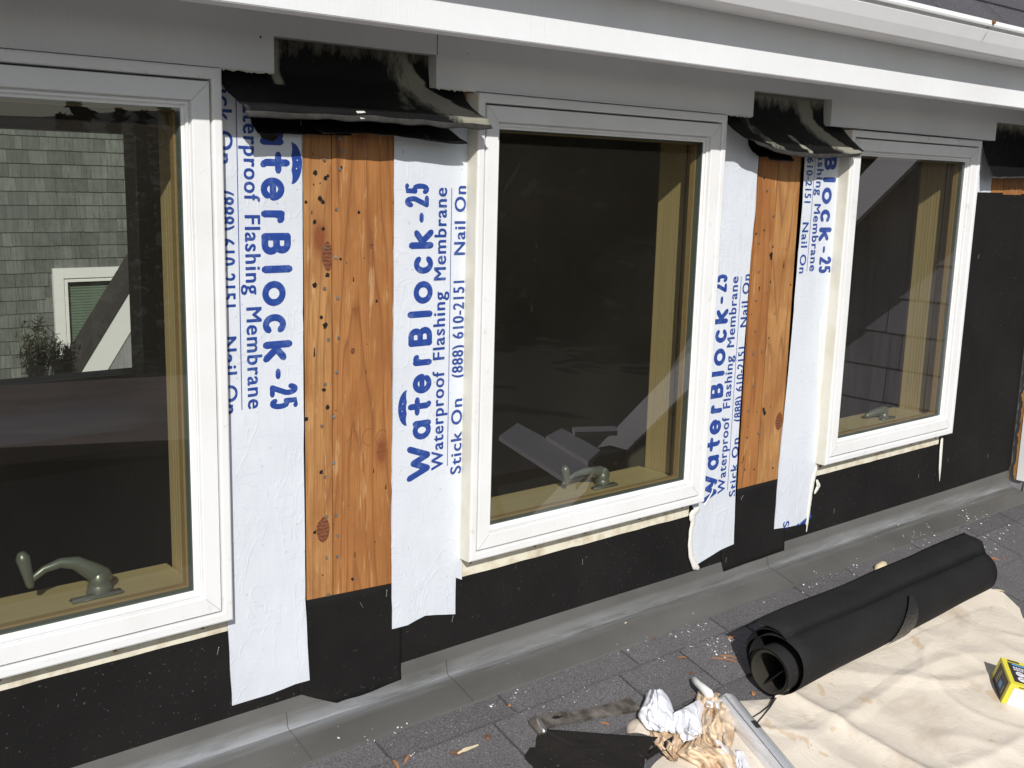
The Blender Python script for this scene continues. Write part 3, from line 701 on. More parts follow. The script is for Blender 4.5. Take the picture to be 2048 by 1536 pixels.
# lower gable in front of it: dark roof edge, white rake
YG = 6.6
A_, B_ = at(150, 757, YG), at(283, 538, YG); C_ = at(205, 757, YG)
d = (B_ - A_).normalized(); dn = Vector((-d.z, 0, d.x)); wdt = abs((C_ - A_).dot(dn)); A2 = A_ - d * .6; B2 = B_ + d * 1.0
bm = B(); q = [A2, B2, B2 - dn * wdt, A2 - dn * wdt]
f1 = [bm.verts.new(v) for v in q]; f2 = [bm.verts.new(v + Vector((0, .03, 0))) for v in q]; bm.faces.new(f1); bm.faces.new(f2)
for i in range(4): bm.faces.new((f1[i], f1[(i + 1) % 4], f2[(i + 1) % 4], f2[i]))
obj('rake_board', bm, 'trim_white', nb)
bm = B(); q = [A2, B2, B2 + dn * wdt * .34, A2 + dn * wdt * .34]
f1 = [bm.verts.new(v + Vector((0, -.02, 0))) for v in q]; f2 = [bm.verts.new(v + Vector((0, .25, 0))) for v in q]; bm.faces.new(f1); bm.faces.new(f2)
for i in range(4): bm.faces.new((f1[i], f1[(i + 1) % 4], f2[(i + 1) % 4], f2[i]))
obj('roof', bm, 'dark_roof', nb)
bm = B(); q = [A2 - dn * wdt, B2 - dn * wdt, Vector((B2.x + 1.0, YG, B2.z)), Vector((B2.x + 1.0, YG, -4.2)), Vector((A2.x + .2, YG, -4.2))]
f1 = [bm.verts.new(v + Vector((0, .012, 0))) for v in q]; f2 = [bm.verts.new(v + Vector((0, .2, 0))) for v in q]; bm.faces.new(f1); bm.faces.new(f2)
for i in range(5): bm.faces.new((f1[i], f1[(i + 1) % 5], f2[(i + 1) % 5], f2[i]))
obj('gable_wall', bm, 'shade_shingle' if 'shade_shingle' in MAT else 'side_shingle', nb)
# little shrub in a pot before that wall
def shrub(px0, px1, py0, py1, yy, seed, label):
    r = random.Random(seed); a_, b_ = at(px0, py1, yy), at(px1, py0, yy); cx = (a_.x + b_.x) / 2
    root = empty('shrub', (cx, yy, a_.z - .3), label, 'shrub', 'shrubs outside the rear window')
    b = B(); lay = b.faces.layers.float.new('rv'); bs = B()
    for k in range(16):
        tip = Vector((r.uniform(a_.x, b_.x), yy + r.uniform(-.15, .15), a_.z + (b_.z - a_.z) * r.uniform(.35, 1))); st = Vector((cx, yy, a_.z - .3))
        tube(bs, [st, st.lerp(tip, .5) + Vector((0, 0, .03)), tip], [.006, .004, .002], seg=5)
        for q in range(55):
            p = st.lerp(tip, r.uniform(.25, 1)) + Vector((r.gauss(0, .02), r.gauss(0, .02), r.gauss(0, .02))); u = Vector((r.gauss(0, 1), r.gauss(0, 1), r.gauss(0, 1))).normalized() * .03; v = u.cross(Vector((.3, .5, .8))).normalized() * .006
            f = b.faces.new([b.verts.new(p - u), b.verts.new(p + v), b.verts.new(p + u), b.verts.new(p - v)]); f[lay] = r.random()
    obj('stems', bs, 'bark', root); obj('leaves', b, 'needle', root, normals=False)
shrub(35, 105, 625, 740, 6.2, 3, 'dark spiky shrub before the shingles in the left window view')
shrub(108, 140, 670, 740, 6.0, 4, 'small pale shrub beside the white trim in the left window view')
# white edged gable and boards behind the photographer that mirror in the middle window
gb = empty('garden_shed', (6.0, -4.5, -4.2), 'shed with a steep white rake board mirrored in the middle window glass', 'shed')
k_ = 6.0 / 3.19
p1 = Vector((6.0, 1.434 - (1.434 + 1.85) * k_ + 0, -1.45 * k_)); p2 = Vector((6.0, 1.434 - (1.434 + 1.05) * k_, -.22 * k_))
p1.y = -(-1.434 + (1.434 + 1.85) * k_); p2.y = -(-1.434 + (1.434 + 1.05) * k_)
d = (p2 - p1).normalized(); dn = Vector((0, d.z, -d.y))
bm = B(); q = [p1, p2, p2 + dn * .26, p1 + dn * .26]; f1 = [bm.verts.new(v) for v in q]; f2 = [bm.verts.new(v + Vector((.04, 0, 0))) for v in q]; bm.faces.new(f1); bm.faces.new(f2)
for i in range(4): bm.faces.new((f1[i], f1[(i + 1) % 4], f2[(i + 1) % 4], f2[i]))
obj('rake_board', bm, 'rubble', gb)
bm = B(); box(bm, (6.05, p2.y - .02, -4.2), (8, p2.y + 1.6, -.5)); obj('wall', bm, 'side_shingle', gb)
ob = empty('outbuilding', (1.5, -8, -4.2), 'low outbuilding roof mirrored as a dull brown band in the left window', 'outbuilding')
mir = lambda v: Vector((v.x, -v.y, v.z))
q = [mir(at(-500, 800, 9)), mir(at(470, 742, 9)), mir(at(560, 868, 6.5)), mir(at(-500, 915, 6.5))]
bm = B(); f1 = [bm.verts.new(v) for v in q]; f2 = [bm.verts.new(v + Vector((0, 0, -.12))) for v in q]; bm.faces.new(f1); bm.faces.new(f2)
for i in range(4): bm.faces.new((f1[i], f1[(i + 1) % 4], f2[(i + 1) % 4], f2[i]))
m = NT('brown_roof', (.30, .24, .19), .8); m.color(m.mix(m.ramp(m.noise(m.pos((.6, 2, 2)), 2, 5), [(.35, 0), (.7, 1)]), (.34, .27, .22), (.20, .16, .13))); obj('roof', bm, 'brown_roof', ob)
bm = B(); box(bm, (q[0].x + .3, q[0].y + .3, -4.2), (q[1].x - .3, q[3].y - .3, min(v.z for v in q) - .13)); obj('wall', bm, 'side_shingle', ob)
def vlevel(px, py, z):
    """real point whose mirror image at height z is seen at this pixel"""
    q = CAM + ray(px, py) * (z / ray(px, py).z); return Vector((q.x, -q.y, q.z))
sh = vlevel(1085, 905, -.98)
st = empty('sawhorse', (sh.x, sh.y, -1.6), 'sawhorse carrying pale boards, mirrored faintly in the middle window', 'sawhorse')
bm = B(); box(bm, (sh.x - .35, sh.y - .04, -1.04), (sh.x + .35, sh.y + .05, -1.001)); obj('beam', bm, 'dark_roof', st)
for sx_ in (-1, 1):
    for sy_ in (-1, 1):
        bm = B(); tube(bm, [(sh.x + sx_ * .28, sh.y, -1.03), (sh.x + sx_ * .34, sh.y + sy_ * .2, ZR + TP * (sh.y + sy_ * .2) + .0)], .018, seg=6); obj('leg', bm, 'dark_roof', st)
for k, (pts, lab) in enumerate((([(985, 868), (1022, 842), (1175, 925), (1135, 965)], 'long pale board on the sawhorse, mirrored in the middle window'),
                                ([(1078, 868), (1110, 852), (1185, 895), (1160, 918)], 'short pale board on the sawhorse, mirrored in the middle window'),
                                ([(1130, 850), (1215, 848), (1220, 858), (1135, 860)], 'thin pale batten on the sawhorse, mirrored in the middle window'))):
    zl = -.98 + .02 * k; q = [vlevel(*p_, zl) for p_ in pts]; bm = B(); f1 = [bm.verts.new(v) for v in q]; f2 = [bm.verts.new(v + Vector((0, 0, -.018))) for v in q]; bm.faces.new(f1); bm.faces.new(f2)
    for i in range(4): bm.faces.new((f1[i], f1[(i + 1) % 4], f2[(i + 1) % 4], f2[i]))
    tag(obj('board', bm, 'rubble', None), lab, 'board', 'boards on the sawhorse')

# ------------------------------------------------------------------ black felt on the wall
def wp(lst, y=0.0): return [(at(px, py, y).x, at(px, py, y).z) for px, py in lst]
def staple(par, px, py, ang=0.0, y=-.003):
    c = at(px, py, y); b2 = B(); d = Vector((math.sin(ang), 0, math.cos(ang))) * .0055
    tube(b2, [c - d, c + d], .00065, seg=6); obj('staple', b2, 'nail_steel', par)
bm = B()
lowpx = [(223, 1536), (314, 1503), (471, 1447), (600, 1409), (663, 1394), (780, 1366), (897, 1337), (1000, 1301), (1078, 1272), (1198, 1233), (1300, 1200), (1400, 1166), (1465, 1140), (1506, 1129), (1553, 1113), (1603, 1086), (1660, 1067), (1720, 1045), (1805, 1015), (1856, 996), (1891, 989), (1950, 965)]
low = [(-.9, -.842)] + [(at(a, b, -.001).x, at(a, b, -.001).z) for a, b in lowpx] + [(3.05, -.828), (3.184, -.822)]
poly_sheet(bm, low + [(3.184, -.655), (-.9, -.655)], -.0005, .0012, .0015, .05, 2); fin(bm)
f0 = obj('felt_paper', bm, 'felt'); tag(f0, 'long band of black felt paper below all the windows', 'felt paper', 'black felt sheets on the wall')
for a in ((436, 1302, .25), (1348, 1212, .1), (1165, 1124, 0), (1668, 1022, .15), (1837, 952, .1), (1198, 1235, .3), (1454, 1120, .2), (1896, 920, 0), (1976, 912, 0)): staple(f0, *a)
bm = B()                                        # sheet right of the right window
xs_ = at(2003, 450).x
poly_sheet(bm, [(2.745, at(1965, 385).z), (xs_, at(2003, 385).z), (xs_ + .004, -.70), (xs_ - .01, -.80), (2.75, -.79)], -.0020, .0012, .001, .05, 4); fin(bm)
f1_ = tag(obj('felt_paper', bm, 'felt'), 'tall black felt sheet right of the right window', 'felt paper', 'black felt sheets on the wall')
staple(f1_, 1957, 513, .3, -.004); 
bm = B(); poly_sheet(bm, [(xs_ - .03, at(1996, 386).z), (3.186, at(2060, 388).z), (3.186, -.80), (xs_ - .015, -.79)], -.0013, .0012, .001, .05, 5)
box(bm, (3.1865, -.030, -.44), (3.1895, -.0005, at(2060, 388).z)); fin(bm)
tag(obj('felt_paper', bm, 'felt'), 'narrow black felt strip in the corner at the far right', 'felt paper', 'black felt sheets on the wall')
# patches hanging in the gaps, lower edge standing off
def patch(xb_low, x0, x1, z1l, z1r, zl, zr, label, seed, sts, curl=.02):
    bm = B(); nx_, nz_ = 26, 16; g = []
    for i in range(nx_ + 1):
        u = i / nx_; row = []
        for j in range(nz_ + 1):
            v = j / nz_; zt = z1l + (z1r - z1l) * u; zb_ = zl + (zr - zl) * u + .0015 * n3(u * 4, seed)
            xl = x0 + (xb_low - x0) * max(0, v - .82) / .18; x = xl + (x1 - xl) * u + .0015 * n3(v * 4, seed, 2); z = zt + (zb_ - zt) * v
            y = -.0041 - curl * max(0, v - .86) ** 1.2 * 5 * (1 - .55 * u) - .0003 * abs(n3(u * 3, v * 3, seed))
            row.append(bm.verts.new((x, y, z)))
        g.append(row)
    for i in range(nx_):
        for j in range(nz_): bm.faces.new((g[i][j], g[i][j + 1], g[i + 1][j + 1], g[i + 1][j]))
    o = obj('felt_paper', bm, 'felt', None, smooth=True, solid=-.0004); tag(o, label, 'felt paper', 'black felt sheets on the wall')
    for s in sts: staple(o, *s, y=-.0075)
za, zb1 = at(611, 1198).z, at(781, 1166).z
patch(.866, .80, at(800, 1310).x, za, zb1 - .0, -.843, -.845, 'black felt patch under the orange wood between left and middle windows', 1.0, [(773, 1187, .1), (723, 1210, -.5), (905, 1238, .2)], .007)
za, zb1 = at(1470, 978).z, at(1555, 956).z
patch(1.85, 1.84, at(1566, 1080).x, za, zb1, -.835, -.832, 'black felt patch under the orange wood between middle and right windows', 2.2, [(1484, 995, .7), (1452, 1120, .1)], .004)

# ------------------------------------------------------------------ printed flashing membranes
def stroke_font():
    def arc(cx, cy, rx, ry, a0, a1, n=14): return [(cx + rx * math.cos(math.radians(a0 + (a1 - a0) * k / n)), cy + ry * math.sin(math.radians(a0 + (a1 - a0) * k / n))) for k in range(n + 1)]
    G_ = {}
    G_['W'] = [[(0, 1), (.27, .03)], [(.27, .03), (.50, .80)], [(.50, .80), (.73, .03)], [(.73, .03), (1, 1)]]
    G_['a'] = [arc(.45, .36, .45, .36, 0, 360, 20), [(.93, .72), (.93, 0)]]
    G_['t'] = [[(.5, .98), (.5, .10), (.62, 0)], [(0, .62), (1, .62)]]
    G_['e'] = [[(.04, .38), (.97, .38)] , arc(.5, .37, .5, .37, 0, 320, 20)]
    G_['r'] = [[(.05, .74), (.05, 0)], arc(.62, .35, .55, .38, 160, 60, 8)]
    G_['B'] = [[(0, 0), (0, .98)], [(0, .98), (.5, .98)] + arc(.55, .74, .38, .24, 90, -90, 8) + [(.1, .5)], [(.1, .5)] + arc(.58, .26, .42, .25, 90, -90, 8) + [(0, .01)]]
    G_['l'] = [[(.5, 0), (.5, 1.04)]]
    G_['o'] = [arc(.5, .37, .5, .37, 0, 360, 22)]
    G_['c'] = [arc(.55, .37, .55, .37, 45, 315, 18)]
    G_['k'] = [[(.05, 0), (.05, 1.0)], [(.95, .74), (.10, .34)], [(.38, .42), (1.0, 0)]]
    G_['-'] = [[(0, .45), (1, .45)]]
    G_['2'] = [arc(.45, .92, .45, .30, 160, -20, 10) + [(.05, .25)], [(.05, .25), (1, .25)]]
    G_['5'] = [[(.9, 1.22), (.12, 1.22), (.08, .82)], [(.08, .82)] + arc(.40, .56, .52, .32, 80, -140, 12)]
    return G_
SF = stroke_font()
BIG = [('W', 958, 889), ('a', 878, 838), ('t', 829, 793), ('e', 786, 747), ('r', 731, 707), ('B', 691, 654), ('l', 634, 621), ('o', 607, 562), ('c', 547, 511), ('k', 498, 459), ('-', 443, 427), ('2', 415, 391), ('5', 388, 366)]
zW = at(835, 958).z
BIG = [(g, at(835, a).z - zW, at(835, b).z - zW) for g, a, b in BIG]
L2 = [('Waterproof', 935, 741), ('Flashing', 717, 583), ('Membrane', 559, 376)]; L2 = [(t, at(880, a).z - zW, at(880, b).z - zW) for t, a, b in L2]
L3 = [('Stick On', 946, 798), ('(888) 610-2151', 754, 562), ('Nail On', 509, 372)]; L3 = [(t, at(905, a).z - zW, at(905, b).z - zW) for t, a, b in L3]
ULN = (at(890, 930).z - zW, at(905, 376).z - zW)
CAPH = abs(at(858, 900).x - at(811, 900).x)
X0b = at(857, 900).x
T2 = at(882, 850).x - X0b; TU = at(891.5, 850).x - X0b; T3 = at(918.5, 850).x - X0b
def font_mesh(txt):
    cu = bpy.data.curves.new('t', 'FONT'); cu.body = txt; cu.size = 1; cu.offset = 0; cu.resolution_u = 4; cu.space_character = 1.12
    ob = bpy.data.objects.new('t', cu); COL.objects.link(ob); dg = bpy.context.evaluated_depsgraph_get()
    me = bpy.data.meshes.new_from_object(ob.evaluated_get(dg)); bpy.data.objects.remove(ob); bpy.data.curves.remove(cu); return me
def lettering(bm, xb, z0, sgn, yy, xsgn=None):
    """sgn=+1: reads upwards (letter tops towards -x); sgn=-1 reads downwards"""
    def P(s, t, dy=0.0): return Vector((xb - sgn * t, yy - dy, z0 + sgn * s))     # s along text, t up
    ht = CAPH; sw0 = ht * .108
    for g, a, b in BIG:
        sw = sw0 * (.80 if g in '25-' else 1)
        w_ = (b - a) - 2 * sw * .95
        if g in 'l': w_ = 0
        for st in SF[g]:
            pts = [P(a + sw * .95 + (w_ * u if g != 'l' else (b - a) / 2 - sw), sw + (ht - 2 * sw) * v) for u, v in st]
            if g == '-': pts = [P(a + sw * .6 + (b - a - 1.2 * sw) * u, ht * .50) for u, v in st]
            tube(bm, pts, sw * (1.06 if g in 'WBlk' else 1.0), (Vector((0, 1, 0)), .055), 8)
    # umbrella over the t
    ta, tb = BIG[2][1], BIG[2][2]; c = (ta + tb) / 2; rr = (tb - ta) * .98; base = ht * 1.03
    top = [(c + rr * math.cos(math.radians(180 - 180 * k / 14)), base + ht * .36 * math.sin(math.radians(180 * k / 14))) for k in range(15)]
    bot = []
    for q in range(3):
        s0 = c + rr - q * rr * 2 / 3; s1 = s0 - rr * 2 / 3
        for k in range(1, 6): tt = k / 5; bot.append((s0 + (s1 - s0) * tt, base + ht * .035 * math.sin(math.pi * tt)))
    vs = [bm.verts.new(P(s, t, .0003)) for s, t in top + bot[:-1]]
    bm.faces.new(vs).material_index = 0
    rr2 = random.Random(4)
    for k in range(9):
        s, t = c + rr * (-1.25 + 2.5 * k / 8), base + ht * (.18 + .30 * math.sin(math.pi * k / 8)) + rr2.uniform(-.001, .001)
        q = .0005; bm.faces.new([bm.verts.new(P(s - q, t - q, .0003)), bm.verts.new(P(s + q, t - q, .0003)), bm.verts.new(P(s + q, t + q, .0003)), bm.verts.new(P(s - q, t + q, .0003))])
    for (sx__, tx__) in ((-.15, .2), (.25, .17)):
        q = .0008; s, t = c + rr * sx__, base + ht * tx__
        bm.faces.new([bm.verts.new(P(s - q, t - q, .0006)), bm.verts.new(P(s + q, t - q, .0006)), bm.verts.new(P(s + q, t + q, .0006)), bm.verts.new(P(s - q, t + q, .0006))]).material_index = 1
    for (lines, tb_, hgt) in ((L2, -T2, CAPH * .50), (L3, -T3, CAPH * .47)):
        for t, a, b in lines:
            me = font_mesh(t); xs_m = [v.co.x for v in me.vertices]; mn, mxx = min(xs_m), max(xs_m)
            sc = (b - a) / (mxx - mn); hy = hgt / .70
            for (ox_, oy_, dd_) in ((0, 0, .0003), (.022, .008, .00036), (-.022, -.008, .00042), (.012, -.014, .00048), (-.012, .014, .00054)):
                vv_ = [bm.verts.new(P(a + (v.co.x - mn) * sc + ox_ * hy, tb_ + (v.co.y + oy_) * hy, dd_)) for v in me.vertices]
                for f in me.polygons:
                    try: bm.faces.new([vv_[i] for i in f.vertices])
                    except ValueError: pass
            bpy.data.meshes.remove(me)
    q = .00065; bm.faces.new([bm.verts.new(P(ULN[0], -TU - q, .0003)), bm.verts.new(P(ULN[1], -TU - q, .0003)), bm.verts.new(P(ULN[1], -TU + q, .0003)), bm.verts.new(P(ULN[0], -TU + q, .0003))])
def clipx(bm, x, side, z=None):
    geom = bm.verts[:] + bm.edges[:] + bm.faces[:]
    if z is None: bmesh.ops.bisect_plane(bm, geom=geom, plane_co=(x, 0, 0), plane_no=(side, 0, 0), clear_outer=True)
    else: bmesh.ops.bisect_plane(bm, geom=geom, plane_co=(0, 0, z), plane_no=(0, 0, side), clear_outer=True)
MG = 'white printed membrane strips beside the windows'
def strip(pts, label, prints, clips, seed, yy=-.0048):
    pts = [(x, min(z, .120)) for x, z in pts]; clips = (clips or []) + [(0, 1, .118)]
    bm = B(); poly_sheet(bm, pts, yy, .0010, .0012, .018, seed); fin(bm)
    o = tag(obj('flashing_membrane', bm, 'membrane'), label, 'membrane strip', MG)
    if prints:
        for pr in prints:
            bt = B(); lettering(bt, pr[0], pr[1], pr[2], yy - .0012)
            for c_ in clips: clipx(bt, *c_)
            obj('printed_lettering', bt, ['ink', 'membrane'], o, smooth=False)
    return o
# A
ptsA = wp([(602, 150), (604, 300), (606, 700), (610, 1200), (619, 1360), (590, 1368), (540, 1388), (500, 1400), (464, 1411), (460, 1340), (456, 1262)], -.005) + [(.667, -.5), (.655, .17)]
xA = at(519.5, 400).x; LT = BIG[-1][2]
zA = at(576, 815).z + LT
xA0 = at(519, 600).x
A = strip(ptsA, 'printed white strip hanging lowest, right of the left window', [(at(520, 560).x, zA, -1)], [(at(607, 700).x - .002, 1)], 1)
# B
ptsB = wp([(789, 150), (788, 300), (786, 600), (782, 1050), (784, 1258), (815, 1250), (850, 1231), (910, 1228), (911, 1155)], -.005) + [(1.12, -.69), (1.12, -.5), (1.125, .17)]
Bs = strip(ptsB, 'printed white strip left of the middle window, blue letters reading upwards', [(X0b, zW, 1)], [(at(786, 700).x, -1)], 2)
# C
ptsC = wp([(1520, 200), (1519, 292), (1514, 350), (1511, 412), (1502, 500), (1485, 734), (1471, 969), (1467, 1088), (1440, 1100), (1390, 1131), (1383, 1112), (1380, 1060), (1392, 1030)], -.005) + [(1.728, -.66), (1.728, .17)]
zC = at(1417, 1001).z; xC = at(1433.5, 920).x
Cs = strip(ptsC, 'printed white strip right of the middle window, letters partly under the frame', [(xC, zC, 1)], [(1.8705, 1)], 3)
# D
ptsD = wp([(1612, 200), (1609, 309), (1604, 412), (1594, 523), (1584, 656), (1571, 793), (1561, 890), (1556, 945), (1548, 1058), (1580, 1053), (1612, 1046), (1620, 1000), (1630, 955)], -.005) + [(2.178, -.66), (2.178, .17)]
zD = at(1650, 546).z + LT; xD = at(1639, 393).x
Ds = strip(ptsD, 'printed white strip left of the right window, letters reading downwards', [(xD, zD, -1), (xD + .012, at(1600, 1033).z, -1)], [(2.0375, -1), (0, -1, at(1580, 1053).z + .0)], 4)
# E
ptsE = wp([(1990, 200), (1987, 337), (1984, 384), (1980, 400)], -.0035) + [(2.76, at(1965, 400).z), (2.75, .17)]
Es = strip(ptsE, 'short blank white strip right of the right window above the felt', None, None, 5, -.0006)
# torn caulk smears on the strips
def smear(pts, par, seed, y0=-.0062, th=.0035):
    b = B(); P = [Vector((at(px, py, y0).x, y0, at(px, py, y0).z)) for px, py, _ in pts]; R_ = [r for _, _, r in pts]
    PP, RR = [], []
    for i in range(len(P) - 1):
        for k in range(5): PP.append(P[i].lerp(P[i + 1], k / 5)); RR.append((R_[i] + (R_[i + 1] - R_[i]) * k / 5) * (1 + .35 * n3(i + k * .7, seed)))
    PP.append(P[-1]); RR.append(R_[-1])
    tube(b, PP, RR, (Vector((0, 1, 0)), .35), 9); obj('caulk_smear', b, 'caulk', par, smooth=True)
smear([(1396, 1018, .006), (1384, 1030, .010), (1386, 1045, .007), (1382, 1060, .006), (1380, 1090, .0065), (1382, 1112, .007), (1390, 1132, .009), (1396, 1136, .005)], Cs, 1)
smear([(1410, 1010, .003), (1424, 985, .0022), (1428, 968, .0015)], Cs, 2)
smear([(1632, 938, .006), (1626, 960, .008), (1622, 985, .006), (1618, 1015, .006), (1614, 1048, .005)], Ds, 3)
smear([(1634, 962, .004), (1637, 972, .0075), (1630, 985, .004)], Ds, 4); smear([(1615, 1046, .003), (1613, 1062, .002)], Ds, 5)
smear([(1642, 640, .004), (1638, 800, .006), (1634, 930, .006)], Ds, 6, -.0058)
b_ = B(); tube(b_, [at(1884, 878, -.004), at(1882, 900, -.004), at(1880, 935, -.004), at(1879, 962, -.004)], [.006, .0075, .006, .001], (Vector((0, 1, 0)), .3), 8)
tag(obj('torn_membrane', b_, 'caulk', smooth=True), 'thin torn white remnant hanging under the right corner of the right window', 'membrane remnant')

# ------------------------------------------------------------------ torn black flashing hanging out of the notches
def flap(name, x0, x1, prof, sag, adh, mats, label, parent=None, seed=0, side=0.0, tx=None):
    """prof: (y, z) from wall to lip; sag(u) moves the outer end; grid of quads"""
    bm = B(); lay = bm.verts.layers.float.new('adh'); nu = 44; PR = []
    for i in range(len(prof) - 1):
        for k in range(3): t = k / 3; PR.append((prof[i][0] + (prof[i + 1][0] - prof[i][0]) * t, prof[i][1] + (prof[i + 1][1] - prof[i][1]) * t))
    PR.append(prof[-1]); nv = len(PR) - 1; g = []
    for i in range(nu + 1):
        u = i / nu; row = []
        for j, (y, z) in enumerate(PR):
            v = j / nv; dy, dz = sag(u); k = max(0, (v - .25) / .75) ** 1.3
            xa_, xb_ = x0(v) if callable(x0) else x0, x1(v) if callable(x1) else x1
            x = xa_ + (xb_ - xa_) * u + .003 * n3(v * 6, seed, 1) * (1 if i in (0, nu) else 0)
            vtx = bm.verts.new((x, y + dy * k + .0035 * n3(x * 22, v * 3, seed) * k, z + dz * k + .0022 * n3(x * 30, v * 5, seed + 2) * k)); vtx[lay] = adh(u, v, x)
            row.append(vtx)
        g.append(row)
    nl = max(2, int(nv * .14))
    for i in range(nu):
        for j in range(nv):
            f = bm.faces.new((g[i][j], g[i][j + 1], g[i + 1][j + 1], g[i + 1][j])); f.material_index = 1 if (j >= nv - nl and len(mats) > 1) else 0
    o = obj(name, bm, mats, parent, smooth=True, solid=.0012)
    if label: tag(o, label, 'torn flashing', 'torn black flashing hanging from the frieze notches')
    return o
P1 = [(-.004, .186), (-.005, .158), (-.008, .136), (-.020, .121), (-.038, .108), (-.055, .097), (-.068, .0905), (-.0735, .0885), (-.0745, .0820), (-.072, .0745)]
def adh1(u, v, x):
    a = max(0, 1 - v / .16) * .75
    e = (x - (.985 + .10 * v)) / .07; a = max(a, min(1, max(0, 1 + e)) * (1 if x < .99 + .19 * v else 0) * .95 if x > .90 + .11 * v else 0)
    if abs(x - .965) < .01 and .3 < v < .6: a = max(a, .55)
    if x < .775 + .0: a = max(a, .8 * (1 if v < .35 and x > .757 else 0))
    return a
f1 = flap('torn_flashing', lambda v: .676 + .018 * v * v, lambda v: 1.106 + .006 * v - .012 * math.sin(v * 3.1), P1, lambda u: (.0015 * math.sin(u * 9) - .002 * u, .004 * math.sin(u * 3.1) - .0035 + .007 * max(0, u - .8) * 3), adh1, ['bitumen', 'bitumen_lip'],
     'wide torn black flashing curling out of the notch between left and middle windows', seed=1)
P1b = [(-.0065, .10), (-.010, .085), (-.020, .074), (-.034, .066), (-.046, .060), (-.049, .056)]
flap('under_layer', lambda v: .80 + .02 * v, lambda v: 1.055 + .025 * v, P1b, lambda u: (0, -.001 + .004 * math.sin(u * 5)), lambda u, v, x: 0, ['bitumen'], None, f1, 3)
P1c = [(-.0065, .095), (-.009, .080), (-.013, .068), (-.019, .058), (-.022, .052)]
flap('under_layer', lambda v: .725 + .006 * v, lambda v: .885, P1c, lambda u: (-.004 * (1 - u), .004 * u), lambda u, v, x: .0, ['bitumen'], None, f1, 6)
b_ = B(); c = at(545, 262, -.008)           # small torn adhesive tab stuck to the strip
vs = [b_.verts.new((at(px, py, -.008).x, -.007 - .004 * (k % 2), at(px, py, -.008).z)) for k, (px, py) in enumerate(((515, 262), (526, 250), (548, 252), (560, 262), (556, 275), (545, 282), (528, 278)))]
b_.faces.new(vs); fin(b_); obj('torn_tab', b_, 'torn_tab' if 'torn_tab' in MAT else 'felt_edge', f1, solid=.001)
b_ = B(); vs = [b_.verts.new(at(px, py, -.0765)) for px, py in ((712, 222), (728, 222), (745, 236), (722, 238))]; b_.faces.new(vs); obj('pale_scuff', b_, 'caulk', f1, solid=.0006)
P2 = [(-.004, .188), (-.005, .160), (-.008, .136), (-.022, .118), (-.038, .102), (-.054, .088), (-.064, .079), (-.069, .0755), (-.0695, .070), (-.066, .0615)]
def adh2(u, v, x):
    a = max(0, 1 - v / .22) * .95
    e = x - (2.005 + .12 * v); a = max(a, min(1, max(0, 1 + e / .06)) * (1 if x < 2.03 + .15 * v else .0) * .95)
    if abs(x - (1.90 + .07 * v)) < .0075 and v > .42: a = max(a, .9)
    if x < 1.80 + .09 * v and x > 1.775 + .07 * v: a = max(a, .6)
    return a
f2 = flap('torn_flashing', lambda v: 1.742 + .045 * v * v, lambda v: 2.140 + .006 * v + .018 * math.sin(v * 3.1), P2, lambda u: (-.004 * math.sin(u * 3.14), .022 * (1 - math.sin(u * 3.14) ** .8) * (1 - .55 * u) - .002), adh2, ['bitumen', 'bitumen_lip'],
     'sagging torn black flashing with pale streaks between middle and right windows', seed=5)
P2b = [(-.0065, .10), (-.009, .080), (-.018, .066), (-.026, .058), (-.028, .052)]
flap('under_layer', lambda v: 1.835 + .01 * v, lambda v: 1.965, P2b, lambda u: (0, .006 * (u < .3)), lambda u, v, x: 0, ['bitumen'], None, f2, 8)
P3 = [(-.004, .181), (-.005, .160), (-.008, .130), (-.016, .105), (-.026, .078), (-.034, .055), (-.040, .042), (-.042, .038), (-.041, .034)]
f3 = flap('torn_flashing', lambda v: 2.80 - .0 * v, lambda v: 3.17, P3, lambda u: (-.004, .0 + .010 * u), lambda u, v, x: max(0, 1 - v / .3) * .9, ['bitumen', 'bitumen_lip'],
     'torn black flashing in the notch at the far right edge', seed=9)

